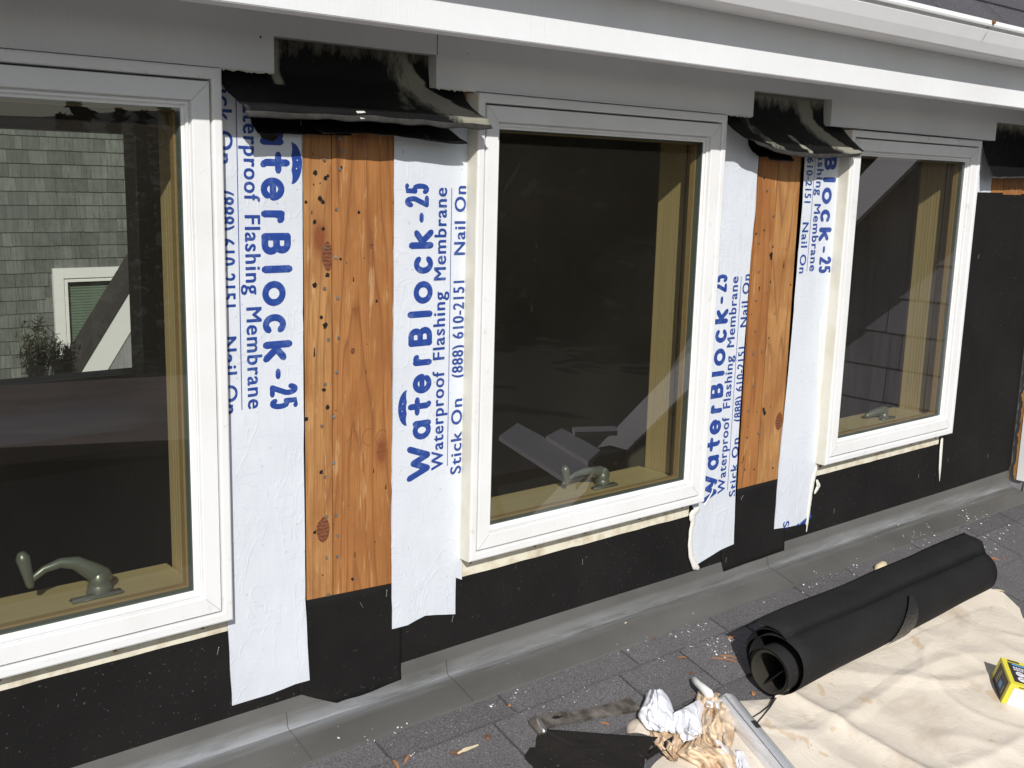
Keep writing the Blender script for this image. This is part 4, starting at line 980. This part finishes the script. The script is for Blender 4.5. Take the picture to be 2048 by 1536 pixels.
# ------------------------------------------------------------------ roll of felt on the lower roof
def roll():
    rt = empty('felt_roll', (2.1, -.27, -.94), 'roll of black roofing felt lying on the shingles behind the drop cloth', 'felt roll')
    a0 = rf(1532, 1400, 0); a1 = rf(1985, 1190, 0)
    axd = Vector((1, (a1.y - a0.y) / (a1.x - a0.x), 0)); axd.z = TP * axd.y; axd.normalize()
    Rr = .063; start = roofp(1.628, -.280, .071); axd = (roofp(2.47, -.258, .068) - start).normalized(); side = RN.cross(axd).normalized()
    if side.y < 0: side = -side
    # spiral section: from loose outer tail inwards
    sec = []; turns = 2.3; n = 120
    for k in range(n + 1):
        t = k / n; ang = math.radians(100) - t * turns * 2 * math.pi
        r = Rr if t < .40 else Rr - .019 * min(1, (t - .40) / .25)
        r += .0015 * n3(t * 9, 3); kk = max(0, min(1, (t - .40) / .25))
        sec.append((r * math.cos(ang) - .006 * kk, r * math.sin(ang) * .97 - .013 * kk))
    tail = [(-.012 + .0 * 0, 0)]
    tail = [(.066, .050), (.057, .0535), (.046, .0580), (.030, .0635), (.012, .0670)]
    sec = tail + sec
    L = .815; nx_ = 18; bm = B(); g = []
    for i in range(nx_ + 1):
        u = i / nx_; row = []
        for k, (s, h) in enumerate(sec):
            j = .0025 * n3(u * 4, k * .08) + (0.0)
            sk = 0.0
            if k < len(tail): sk = .045 * u ** 3 * (1 - k / len(tail)); s += .004 * u * u * (1 - k / len(tail)); h -= .006 * u * (1 - k / len(tail))
            else: s *= 1 - .13 * u; h = h * (1 - .13 * u) - .004 * u
            tel = .012 * math.sin(k * .045) * (1 if i == 0 else 0)
            row.append(bm.verts.new(start + axd * (u * L + tel + sk) + side * (s + j) + RN * (h + j)))
        g.append(row)
    for i in range(nx_):
        for k in range(len(sec) - 1): bm.faces.new((g[i][k], g[i][k + 1], g[i + 1][k + 1], g[i + 1][k]))
    obj('wound_sheet', bm, 'felt_roll_skin', rt, smooth=True, solid=.0016)
    bm = B(); rings = []
    for (r, u) in ((.0645, -.012), (.0655, 0.0), (.060, 0.0), (.056, -.006), (.052, -.003), (.047, -.008)):
        pass
    cr = start - side * .007 - RN * .0145
    for (r, dx) in ((.0440, .006), (.0435, -.006), (.0415, -.009), (.0375, -.009), (.0360, -.004), (.0355, .03), (.035, .5)):
        rings.append([bm.verts.new(cr + axd * dx + side * r * math.cos(2 * math.pi * k / 36) + RN * r * math.sin(2 * math.pi * k / 36)) for k in range(36)])
    for A, Bq in zip(rings, rings[1:]):
        for k in range(36): bm.faces.new((A[k], A[(k + 1) % 36], Bq[(k + 1) % 36], Bq[k]))
    obj('core_turns', bm, 'felt_edge', rt, smooth=True)
    bm = B()                                        # loose inner end crossing the bore
    q = [cr + axd * -.002 + side * -.024 + RN * .026, cr + axd * -.002 + side * .006 - RN * .036, cr + axd * .4 + side * .006 - RN * .036, cr + axd * .4 + side * -.024 + RN * .026]
    bm.faces.new([bm.verts.new(v) for v in q]); obj('inner_end', bm, 'felt_roll_skin', rt, solid=.0015)
    bm = B()                                        # scuffed fold over the top
    pc = start + axd * .395; g = []
    for i in range(9):
        row = []
        for k in range(9):
            th = math.radians(-25 + 85 * k / 8); wv = (i / 8 - .5) * (.080 - .070 * (k / 8) ** 2); rr = Rr + .0030 + .0004 * n3(i * .9, k * .9)
            row.append(bm.verts.new(pc + axd * (wv + .05 * (k / 8 - .5)) - side * rr * math.cos(th) + RN * rr * math.sin(th)))
        g.append(row)
    for i in range(8):
        for k in range(8): bm.faces.new((g[i][k], g[i][k + 1], g[i + 1][k + 1], g[i + 1][k]))
    obj('scuffed_fold', bm, 'bitumen_lip' if False else 'scuff', rt, smooth=True)
NT('scuff', (.03, .029, .028), .35, 0, .6).bump(MAT and NT('tmp_unused').noise(NT('tmp2').pos(), 3), 0) if False else None
m = NT('scuff', (.016, .016, .016), .26, 0, .5); m.bump(m.noise(m.pos((60, 60, 160)), 1, 5, .7), .9, .004)
roll()

# ------------------------------------------------------------------ canvas drop cloth
def cloth():
    top = [(1468, 1407), (1500, 1405), (1545, 1402), (1566, 1384), (1590, 1364), (1640, 1340), (1680, 1322), (1715, 1298), (1735, 1290), (1800, 1262), (1860, 1232), (1930, 1200), (1972, 1188), (2000, 1196), (2030, 1225), (2075, 1270), (2160, 1330)]
    bot = [(880, 1850), (1100, 1900), (1300, 2000), (1500, 2200), (1800, 2400), (2200, 2500), (2700, 2300), (3000, 2000)]
    def pl(pts, u):
        L = [0]
        for a, b in zip(pts, pts[1:]): L.append(L[-1] + (Vector(b) - Vector(a)).length)
        s = u * L[-1]
        for i in range(len(pts) - 1):
            if s <= L[i + 1] + 1e-6:
                t = (s - L[i]) / (L[i + 1] - L[i]); a, b = Vector(pts[i]), Vector(pts[i + 1]); return a.lerp(b, t)
        return Vector(pts[-1])
    T3_ = [rf(x, y, 0) for x, y in top]
    bm = B(); nu, nv = 230, 190; g = []
    for i in range(nu + 1):
        u = i / nu; a = pl(top, u); A = rf(a.x, a.y, 0); 
        b = pl(bot, u); Bb = rf(b.x, min(b.y, 2600), 0)
        row = []
        for j in range(nv + 1):
            v = j / nv; p = A.lerp(Bb, v ** 1.35)
            x, y = p.x, p.y
            h = .006 + .006 * max(0, n3(x * 3.1, y * 4.3, 1) + .15)
            d1 = x * .55 + y * .83; h += .011 * max(0, 1 - abs(n3(d1 * 2.6 + .3 * n3(x * 3, y * 3), x * .9, 5)) * 13) * (.3 + .7 * abs(n3(x * 2.3, y * 2.3, 9)) * 2)
            h += .005 * max(0, 1 - abs(n3(x * 5 + y * 2, y * 4 - x, 15)) * 9)
            d2 = x * .2 - y * .97; h += .008 * max(0, 1 - abs(n3(d2 * 3.3, x * 1.3 + 4, 11)) * 11)
            h += .004 * n3(x * 14, y * 14, 3)
            # a raised fold running from the roll end downwards
            fx = x - (1.66 + .30 * (-.30 - y)); h += .020 * math.exp(-abs(fx / .020) ** 1.3) * (1 if y < -.30 else math.exp(-((y + .30) / .05) ** 2))
            fy = y + .50 + .10 * math.sin((x - 1.5) * 3.0); h += .010 * math.exp(-abs(fy / .016) ** 1.3)
            edge = min(1, v * 9, u * 14 + .05, (1 - u) * 14 + .05)
            h = .0055 + (h * .62) * edge
            if .10 < u < .80: h += .012 * (1 - min(1, v * 10))      # rides up against the roll
            row.append(bm.verts.new(p + RN * h))
        g.append(row)
    for i in range(nu):
        for j in range(nv): bm.faces.new((g[i][j], g[i][j + 1], g[i + 1][j + 1], g[i + 1][j]))
    tag(obj('drop_cloth', bm, 'canvas', None, smooth=True, solid=.0012), 'stained beige canvas drop cloth spread over the shingles at lower right', 'drop cloth')
cloth()

# ------------------------------------------------------------------ crumpled cloth pieces / gloves
def crumple(name, outline, base, dome, seed, mat, parent=None, rings_=22, ridge=.5, fr=28, nrm_off=0.0, sub=6):
    P = []
    n = len(outline)
    for i in range(n):
        p0, p1, p2, p3 = [Vector(outline[(i + k) % n][:2]) for k in (-1, 0, 1, 2)]
        for k in range(sub):
            t = k / sub; P.append(.5 * ((2 * p1) + (-p0 + p2) * t + (2 * p0 - 5 * p1 + 4 * p2 - p3) * t * t + (-p0 + 3 * p1 - 3 * p2 + p3) * t ** 3))
    c = Vector((sum(p.x for p in P) / len(P), sum(p.y for p in P) / len(P)))
    bm = B(); rg = []; N_ = len(P)
    for r in range(rings_ + 1):
        s = 1 - r / rings_; row = []
        for p in P:
            q = c + (p - c) * s; hh = base + dome * (1 - s ** 5) ** .8
            w3 = rf(q.x, q.y, 0); k = min(1, (1 - s) * 3 + .12)
            ux = q.x + 6 * n3(q.x * .03, q.y * .03, seed)
            rid = min(1, abs(n3(ux * .050 * fr / 26, q.y * .016, seed)) * 3.0)
            rid2 = min(1, abs(n3(ux * .03, q.y * .040 * fr / 26, seed + 4)) * 2.6)
            hh += dome * ridge * (.85 * (1 - rid) ** 1.6 + .55 * (1 - rid2) ** 2 - .45) * k
            hh = max(.001, hh)
            # raise along the view ray so the outline stays where it lies
            row.append(bm.verts.new(rf(q.x, q.y, hh)))
        rg.append(row)
    base_row = [bm.verts.new(rf(p.x + (p.x - c.x) * -.04, p.y, 0.0005)) for p in P]
    for A, Bq in zip([base_row] + rg, rg):
        for k in range(N_): bm.faces.new((A[k], A[(k + 1) % N_], Bq[(k + 1) % N_], Bq[k]))
    bmesh.ops.remove_doubles(bm, verts=bm.verts, dist=.0002)
    return obj(name, bm, mat, parent, smooth=True)
def panel(name, L, R_, base, bulge, nf, amp, seed, mat, parent, nu=40, nv=36, endlift=0.0):
    """pleated cloth panel between two outlines running from its far to its near end"""
    def at_(pts, t):
        k = t * (len(pts) - 1); i = min(int(k), len(pts) - 2); f = k - i
        p0, p1, p2, p3 = [Vector(pts[min(max(i + q, 0), len(pts) - 1)]) for q in (-1, 0, 1, 2)]
        return .5 * ((2 * p1) + (-p0 + p2) * f + (2 * p0 - 5 * p1 + 4 * p2 - p3) * f * f + (-p0 + 3 * p1 - 3 * p2 + p3) * f ** 3)
    bm = B(); g = []
    for i in range(nu + 1):
        u = i / nu; row = []
        for j in range(nv + 1):
            v = j / nv; a, b = at_(L, v), at_(R_, v); q = a.lerp(b, u); q += Vector((1.6 * n3(u * 5, v * 6, seed), 1.6 * n3(u * 6, v * 4, seed + 9))) * (1 if j in (0, nv) else .5)
            ph = (u + .10 * n3(v * 2.2, seed) + .05 * n3(u * 4, v * 4, seed + 2)) * nf; tri = abs((ph % 1) * 2 - 1); tri = tri ** 1.5
            cr = max(0, 1 - abs(n3(u * 3.4 + seed, v * 3.0, seed + 5)) * 9)
            cr2 = max(0, 1 - abs(n3(u * 2.2 - v * 2.5, v * 2.0 + seed, seed + 7)) * 8)
            e = math.sin(math.pi * u) ** .45
            h = base + bulge * e * (.65 + .35 * math.sin(math.pi * min(1, v * 1.15))) + amp * tri * (.35 + .65 * e) * (.5 + .5 * abs(n3(v * 3, seed + 1)) * 2) + amp * .8 * cr * e + amp * .6 * cr2 * e + endlift * (1 - v) ** 2
            row.append(bm.verts.new(rf(q.x, q.y, max(.0015, h))))
        g.append(row)
    for i in range(nu):
        for j in range(nv): bm.faces.new((g[i][j], g[i][j + 1], g[i + 1][j + 1], g[i + 1][j]))
    return obj(name, bm, mat, parent, smooth=True, solid=-.0012)
gl1 = empty('work_glove', rf(1340, 1460), 'crumpled work glove with two white cuff lobes and tan stained tips', 'glove', 'crumpled gloves on the drop cloth')
panel('palm', [(1294, 1452), (1300, 1474), (1306, 1490), (1340, 1520)], [(1356, 1458), (1372, 1478), (1366, 1500), (1356, 1522)], .006, .016, 5.5, .010, 2.2, 'tan_leather', gl1)
panel('cuff', [(1300, 1379), (1286, 1408), (1276, 1430), (1284, 1446), (1294, 1458)], [(1324, 1378), (1340, 1398), (1349, 1422), (1356, 1446), (1352, 1466)], .014, .022, 2.6, .010, 1.7, 'cotton_white', gl1, endlift=.006)
panel('cuff', [(1343, 1428), (1346, 1446), (1352, 1462), (1360, 1476), (1366, 1484)], [(1398, 1398), (1408, 1414), (1404, 1440), (1407, 1458), (1404, 1474)], .014, .024, 2.3, .011, 4.4, 'cotton_white', gl1, endlift=.004)
panel('cuff_edge', [(1292, 1384), (1290, 1396), (1294, 1410)], [(1309, 1382), (1312, 1396), (1312, 1412)], .006, .010, 1.5, .004, 6.4, 'cotton_white', gl1, nu=14, nv=10)
gl2 = empty('work_glove', rf(1430, 1450), 'tan leather work glove with dark brown stains right of the white cuffs', 'glove', 'crumpled gloves on the drop cloth')
panel('gauntlet', [(1396, 1382), (1390, 1402), (1400, 1414), (1404, 1426)], [(1440, 1386), (1447, 1398), (1448, 1410), (1452, 1420)], .010, .018, 2.4, .008, 5.5, 'tan_leather', gl2, nu=26, nv=20)
panel('palm', [(1400, 1406), (1402, 1430), (1402, 1455), (1408, 1478), (1426, 1494)], [(1462, 1404), (1470, 1425), (1469, 1450), (1469, 1474), (1460, 1498)], .014, .024, 4.3, .011, 3.3, 'tan_leather', gl2)
panel('cuff_lining', [(1412, 1400), (1412, 1414)], [(1436, 1404), (1440, 1416)], .034, .004, 1.2, .002, 8.8, 'cotton_white', gl2, nu=12, nv=8)
b_ = B(); tube(b_, [rf(1389, 1360, .020), rf(1396, 1368, .030), rf(1406, 1376, .034), rf(1418, 1388, .036)], [.0058, .0064, .0072, .009], None, 12); obj('finger', b_, 'cotton_cream', gl2, smooth=True) if 'cotton_cream' in MAT else obj('finger', b_, 'chip_white', gl2, smooth=True)
gl3 = empty('work_glove', rf(1430, 1510), 'tan crumpled leather glove nearest the bottom edge beside the chrome tool', 'glove', 'crumpled gloves on the drop cloth')
panel('palm', [(1386, 1470), (1366, 1492), (1352, 1506), (1372, 1520), (1392, 1532), (1410, 1548)], [(1418, 1466), (1424, 1484), (1452, 1492), (1470, 1506), (1476, 1528), (1470, 1552)], .012, .020, 4.6, .012, 6.1, 'tan_leather', gl3)
panel('thumb', [(1424, 1480), (1432, 1498), (1446, 1512)], [(1440, 1476), (1452, 1488), (1460, 1506)], .026, .010, 1.4, .004, 7.7, 'cotton_white', gl3, nu=14, nv=14)
panel('cuff', [(1464, 1500), (1468, 1520), (1472, 1545), (1476, 1562)], [(1488, 1500), (1496, 1520), (1503, 1545), (1508, 1562)], .010, .012, 1.8, .006, 9.1, 'cotton_white', gl3, nu=20, nv=20)
cl2 = crumple('cloth_corner', [(1252, 1462), (1256, 1446), (1276, 1436), (1300, 1448), (1304, 1472), (1276, 1468), (1256, 1468)], .004, .012, 2.9, 'canvas', ridge=.3, fr=12); tag(cl2, 'small corner of beige canvas showing left of the white glove cuffs', 'cloth corner')

# ------------------------------------------------------------------ chrome stapling hammer
def hammer():
    a, b = rf(1448, 1398, .026), rf(1580, 1560, .026)
    rt = empty('staple_hammer', a - RN * .02, 'chrome tube-bodied hammer tacker lying on the cloth beside the gloves', 'tool')
    d = (b - a).normalized(); s = RN.cross(d).normalized(); hw = .0205
    bm = B(); prof = [(-hw, -.016), (hw, -.016), (hw, -.004)] + [(hw * math.cos(math.radians(t_)), .0175 * math.sin(math.radians(t_))) for t_ in range(10, 80, 12)] + [(-hw * .10, .0178), (-hw * .42, .0165)] + [(-hw * .5, .0145), (-hw * .97, .006), (-hw, -.004)]
    rows = []
    for t, sc in ((0, .78), (.02, .95), (.05, 1), (.6, 1), (.98, 1), (1.0, .97)):
        rows.append([bm.verts.new(a + (b - a) * t + s * x * sc + RN * z * sc) for x, z in prof])
    for A, Bq in zip(rows, rows[1:]):
        for k in range(len(prof)): bm.faces.new((A[k], A[(k + 1) % len(prof)], Bq[(k + 1) % len(prof)], Bq[k]))
    bm.faces.new(rows[0]); bm.faces.new(rows[-1]); obj('body', bm, 'chrome', rt, smooth=True)
    bm = B(); obox(bm, a + d * .085 + RN * .0176 + s * .004, d * .0085, s * .0055, RN * .0008); obj('staple_window', bm, 'black_rubber', rt)
    bm = B(); obox(bm, a + (b - a) * .5 + RN * .0085 + s * .0178, (b - a) * .46, s * .0006, RN * .0009); obox(bm, a + (b - a) * .5 + RN * .0150 - s * .0095, (b - a) * .46, s * .0006, RN * .0006); obj('seam', bm, 'black_rubber', rt)
    bm = B(); tube(bm, [a + d * .30 + RN * 0, a + d * .42], [.017, .016], None, 14); obj('grip', bm, 'black_rubber', rt, smooth=True)
hammer()
for pts_, lab_ in (([(1549, 1394), (1540, 1410), (1522, 1424), (1506, 1434), (1496, 1446)], 'thin dark line drawn as a fold shadow on the canvas, nearer the gloves'),
                   ([(1552, 1396), (1540, 1415), (1524, 1434), (1512, 1448), (1508, 1462)], 'thin dark line drawn as a fold shadow on the canvas, nearer the felt roll')):
    b_ = B(); tube(b_, [rf(x, y, .017) for x, y in pts_], .0013, seg=6); tag(obj('fold_shadow', b_, 'black_rubber', smooth=True), lab_, 'fold_shadow')  # dark tubes added as the shade along two cloth folds
# ------------------------------------------------------------------ flat pry bar
def pry():
    P = [rf(x, y, .006) for x, y in ((1078, 1456), (1110, 1446), (1150, 1440), (1200, 1428), (1240, 1418), (1268, 1412))]
    rt = empty('pry_bar', P[0], 'rusty flat pry bar with a curled end and nail slot lying on the shingles', 'pry bar')
    bm = B(); rows = []; hw = [.0140, .0120, .0108, .0115, .0140, .0165]
    # curled claw
    seq = []
    for k, p in enumerate(P): seq.append((p + RN * (.010 if k == 0 else .006 + .004 * math.sin(k * 1.2)), hw[k]))
    d0 = (P[0] - P[1]).normalized(); q0 = P[0]
    curl = [(q0 + d0 * .009 * math.sin(math.radians(t)) + RN * (.010 - .009 * (1 - math.cos(math.radians(t)))), .0165) for t in (150, 110, 70, 35)]
    seq = curl + seq; th = .0028
    for i, (p, h) in enumerate(seq):
        nx_ = seq[min(i + 1, len(seq) - 1)][0] - seq[max(i - 1, 0)][0]; d = nx_.normalized(); sd = RN.cross(P[1] - P[0]).normalized(); up = d.cross(sd).normalized()
        if up.dot(RN) < 0 and i > 3: up = -up
        rows.append([bm.verts.new(p + sd * h + up * th), bm.verts.new(p - sd * h + up * th), bm.verts.new(p - sd * h - up * th), bm.verts.new(p + sd * h - up * th)])
    for A, Bq in zip(rows, rows[1:]):
        for k in range(4): bm.faces.new((A[k], A[(k + 1) % 4], Bq[(k + 1) % 4], Bq[k]))
    bm.faces.new(rows[0]); bm.faces.new(rows[-1]); obj('bar', bm, 'steel_rusty', rt)
    bm = B(); c = seq[5][0] + RN * .0034; d = (P[2] - P[1]).normalized(); sd = RN.cross(d).normalized()
    sh = [(-.011, 0), (-.004, .0035), (.004, .0035), (.006, .0015), (.013, .001), (.013, -.001), (.006, -.0015), (.004, -.0035), (-.004, -.0035)]
    bm.faces.new([bm.verts.new(c + d * x + sd * y) for x, y in sh]); obj('nail_slot', bm, 'hole_black', rt, solid=.0004)
    bm = B(); tube(bm, [P[0] + sd * .0125 + RN * .006, P[0] - sd * .0125 + RN * .006], .0075, None, 14); obj('curled_end', bm, 'steel_bright', rt, smooth=True)
pry()
# ------------------------------------------------------------------ felt scraps
def scrap(pts, hs, label, th=.0012, sag=.0):
    bm = B(); P = [rf(x, y, h) for (x, y), h in zip(pts, hs)]; c = sum(P, Vector()) / len(P) + RN * sag
    n = len(P); K = 8; rg = []
    Q = []
    for i in range(n):
        for k in range(4): Q.append(P[i].lerp(P[(i + 1) % n], k / 4))
    for r in range(K):
        s = 1 - r / K; rg.append([bm.verts.new(c + (q - c) * s + RN * (.002 * n3(q.x * 20, q.y * 20, r * .4))) for q in Q])
    cv = bm.verts.new(c)
    for A, Bq in zip(rg, rg[1:]):
        for k in range(len(Q)): bm.faces.new((A[k], A[(k + 1) % len(Q)], Bq[(k + 1) % len(Q)], Bq[k]))
    for k in range(len(Q)): bm.faces.new((rg[-1][k], rg[-1][(k + 1) % len(Q)], cv))
    return tag(obj('felt_scrap', bm, 'felt_scrap_skin', None, smooth=False, solid=th), label, 'felt scrap', 'cut scraps of black felt')
scrap([(1078, 1460), (1090, 1458), (1316, 1474), (1300, 1494), (1290, 1520), (1284, 1560), (1040, 1570), (1046, 1520), (1056, 1494), (1066, 1494)], [.006, .010, .022, .020, .020, .020, .006, .006, .006, .006], 'large scrap of black felt in front of the pry bar at the bottom edge', sag=.006)
scrap([(1300, 1500), (1322, 1488), (1346, 1473), (1343, 1484), (1336, 1500), (1316, 1506), (1295, 1520), (1290, 1512)], [.012, .020, .032, .028, .022, .018, .010, .010], 'narrow curled scrap of black felt lying across the tan glove tips')
# ------------------------------------------------------------------ staple box
def sbox():
    z = .012; A = rf(1971, 1322, z); 
    p_bl = rf(1995, 1408, z); p_tr = None
    rt = empty('staple_box', p_bl, 'small yellow and black carton of staples on the drop cloth at the right edge', 'box')
    hgt = .050
    fl = rf(2002, 1405, z)              # front left bottom
    fr_d = (rf(2120, 1440, z) - fl).normalized(); n_ = RN
    bk_d = n_.cross(fr_d).normalized()
    if bk_d.y < 0: bk_d = -bk_d
    W_, D_ = .19, .088
    bm = B(); obox(bm, fl + fr_d * W_ / 2 + bk_d * D_ / 2 + n_ * hgt / 2, fr_d * W_ / 2, bk_d * D_ / 2, n_ * hgt / 2, 0)
    e = .0006
    def face_quad(o, u, v, nn_, pts, mi_, lift): bm.faces.new([bm.verts.new(o + u * a + v * b + nn_ * lift) for a, b in pts]).material_index = mi_
    # top: black panel, blue title bar, white product discs, small mark strokes
    ot = fl + n_ * hgt
    face_quad(ot, fr_d, bk_d, n_, [(.010, .010), (W_ - .01, .010), (W_ - .01, D_ - .012), (.010, D_ - .012)], 1, e)
    face_quad(ot, fr_d, bk_d, n_, [(.018, D_ - .020), (.060, D_ - .020), (.060, D_ - .015), (.018, D_ - .015)], 2, e * 2)
    face_quad(ot, fr_d, bk_d, n_, [(.066, D_ - .040), (.11, D_ - .040), (.11, D_ - .016), (.066, D_ - .016)], 2, e * 2)
    r = random.Random(5)
    for row in range(2):
        x = .018
        while x < .062:
            w_ = r.uniform(.002, .005); face_quad(ot, fr_d, bk_d, n_, [(x, D_ - .030 - row * .007), (x + w_, D_ - .030 - row * .007), (x + w_, D_ - .025 - row * .007), (x, D_ - .025 - row * .007)], 3, e * 2); x += w_ + .0015
    for i in range(5):
        for j in range(2):
            cx, cy = .028 + i * .022, .022 + j * .018
            face_quad(ot, fr_d, bk_d, n_, [(cx + .0092 * math.cos(k * .45), cy + .0082 * math.sin(k * .45)) for k in range(14)], 3, e * 2)
            face_quad(ot, fr_d, bk_d, n_, [(cx - .005, cy - .001), (cx + .005, cy + .002), (cx + .005, cy + .0032), (cx - .005, cy + .0004)], 4, e * 3)
    face_quad(ot, fr_d, bk_d, n_, [(.012, D_ - .0085), (.036, D_ - .0085), (.036, D_ - .003), (.012, D_ - .003)], 1, e)
    # left side: black with yellow ends, small blue patch and light strokes
    ol = fl
    face_quad(ol, bk_d, n_, -fr_d, [(.010, .0), (D_ - .012, .0), (D_ - .012, hgt - .006), (.010, hgt - .006)], 1, e)
    face_quad(ol, bk_d, n_, -fr_d, [(.026, .014), (.042, .012), (.044, .026), (.028, .028)], 2, e * 2)
    for k in range(5): face_quad(ol, bk_d, n_, -fr_d, [(.050, .012 + k * .006), (.066 - k * .002, .012 + k * .006), (.066 - k * .002, .014 + k * .006), (.050, .014 + k * .006)], 5, e * 2)
    for k in range(4): face_quad(ol, bk_d, n_, -fr_d, [(.014, .010 + k * .005), (.022, .010 + k * .005), (.022, .0115 + k * .005), (.014, .0115 + k * .005)], 5, e * 2)
    # front: white panel with yellow border
    face_quad(fl, fr_d, n_, -bk_d, [(.010, .0), (W_ - .01, .0), (W_ - .01, hgt - .008), (.010, hgt - .008)], 3, e)
    face_quad(fl, fr_d, n_, -bk_d, [(.018, hgt - .0052), (.032, hgt - .0052), (.032, hgt - .0030), (.018, hgt - .0030)], 4, e)
    obj('carton', bm, ['box_yellow', 'box_black', 'box_blue', 'box_white', 'dark_ink', 'steel_bright'], rt, normals=False)
sbox()
# ------------------------------------------------------------------ debris
def sliver(px, py, L, wd, ang, mat, label, cat='splinter', h=.0045):
    c = rf(px, py, h); d = Vector((math.cos(ang), math.sin(ang), TP * math.sin(ang))).normalized(); s = RN.cross(d)
    bm = B(); r = random.Random(int(px * 3 + py)); n = 5; rows = []
    for k in range(n + 1):
        t = k / n - .5; w_ = wd * (1 - abs(t) * 1.3) * r.uniform(.7, 1.2) + .0003
        q = c + d * L * t + RN * (.0015 + .0015 * math.sin(k))
        rows.append([bm.verts.new(q + s * w_ + RN * .0012), bm.verts.new(q - s * w_ + RN * .001), bm.verts.new(q - s * w_), bm.verts.new(q + s * w_)])
    for A, Bq in zip(rows, rows[1:]):
        for k in range(4): bm.faces.new((A[k], A[(k + 1) % 4], Bq[(k + 1) % 4], Bq[k]))
    bm.faces.new(rows[0]); bm.faces.new(rows[-1])
    return tag(obj('wood_splinter', bm, mat), label, cat, 'wood splinters on the shingles')
SPL = [(935, 1500, .046, .003, .05, 'wood_pale', 'pale wood splinter on the shingles at the bottom, left of the felt scrap'),
       (912, 1508, .020, .005, -.4, 'wood_brown', 'dark brown bark chip tucked beneath the pale splinter'),
       (1206, 1448, .022, .0022, 2.3, 'wood_orange', 'orange splinter in front of the pry bar'),
       (1448, 1320, .050, .0022, 2.45, 'wood_orange', 'long orange splinter left of the felt roll end'),
       (1456, 1314, .034, .0018, 2.5, 'wood_orange', 'shorter orange splinter just above the long one by the roll'),
       (1463, 1276, .018, .0030, 2.9, 'wood_orange', 'orange chip at the upper left of the felt roll'),
       (1506, 1388, .014, .005, .6, 'wood_orange', 'curled orange shaving below the felt roll end'),
       (1364, 1316, .016, .002, 2.4, 'wood_orange', 'small orange splinter on the second shingle course'),
       (1985, 1118, .040, .0042, 2.3, 'wood_orange', 'broad orange splinter beyond the right end of the roll'),
       (2010, 1117, .014, .005, 2.8, 'wood_brown', 'rusty brown chip right of the broad orange splinter'),
       (1996, 1182, .030, .0035, 2.5, 'wood_pale', 'pale chip lying against the right end of the roll'),
       (977, 1476, .016, .0050, .6, 'wood_brown', 'small dark chip on the shingles left of the pry bar'),
       (1382, 1348, .012, .0038, 2.0, 'wood_brown', 'rusty brown bit above the white glove finger'),
       (790, 1528, .030, .0022, 1.4, 'wood_orange', 'upright orange splinter at the bottom edge under the flashing'),
       (815, 1517, .026, .0020, .6, 'wood_orange', 'orange splinter among white chips at the bottom edge'),
       (1020, 1412, .010, .003, .3, 'wood_orange', 'tiny orange crumb above the pry bar'),
       (1252, 1247, .010, .0010, .15, 'wood_pale', 'thin tan sliver lying on the metal flashing'),
       (1307, 1276, .007, .004, .4, 'wood_brown', 'brown crumb on the lower edge of the metal flashing')]
for s in SPL: sliver(*s)
bm = B(); c = rf(1764, 1136, .012); tube(bm, [c - Vector((.012, 0, 0)), c + Vector((.012, .004, .004))], [.013, .010], None, 10); tag(obj('stone', bm, 'wood_pale', smooth=True), 'small tan stone lodged behind the felt roll', 'stone')
bm = B(); r = random.Random(12)
def chip(p, s, up):
    a = r.random() * 6.283; u = Vector((math.cos(a), math.sin(a), TP * math.sin(a))) * s; v = RN.cross(u) * r.uniform(.3, .8); q = p + RN * up
    vs = [bm.verts.new(q + u + RN * r.uniform(0, s * .5)), bm.verts.new(q + v), bm.verts.new(q - u), bm.verts.new(q - v + RN * r.uniform(0, s * .5))]; bm.faces.new(vs)
clusters = [(1205, 1425, 20, 26), (1000, 1420, 14, 16), (985, 1412, 10, 9), (910, 1456, 5, 12), (820, 1508, 16, 14), (1390, 1268, 45, 40), (1440, 1290, 40, 30), (1465, 1335, 10, 10), (1700, 1150, 60, 40), (1640, 1175, 40, 25), (1840, 1075, 60, 50), (1950, 1040, 50, 45), (2010, 1060, 30, 20), (1300, 1300, 60, 26), (1140, 1375, 60, 24), (1050, 1400, 50, 16), (780, 1480, 60, 14), (1455, 1390, 8, 5), (1990, 1090, 40, 22), (1560, 1215, 40, 24)]
for (cx, cy, sp, n) in clusters:
    for k in range(n):
        px, py = r.gauss(cx, sp * .6), r.gauss(cy, sp * .28) - 0.33 * 0; p = rf(px, py, .0045)
        if p.y > -.095: p = rf(px, py, .0085)
        if p.y > -.012: continue
        chip(p, r.choice((.0010, .0015, .0021, .0030)), .001)
for k in range(520):
    x, y = r.uniform(.6, 3.1), r.uniform(-.60, -.095); chip(roofp(x, y, .005), r.choice((.0006, .0008, .0012)), .001)
for k in range(40):
    x = r.uniform(.6, 3.1); y = r.uniform(-.08, -.02); chip(roofp(x, y, .0085), r.choice((.0006, .0009)), .001)
tag(obj('paint_chips', bm, 'chip_white', normals=False), 'white paint chips scattered over the shingles', 'paint chips', kind='stuff')
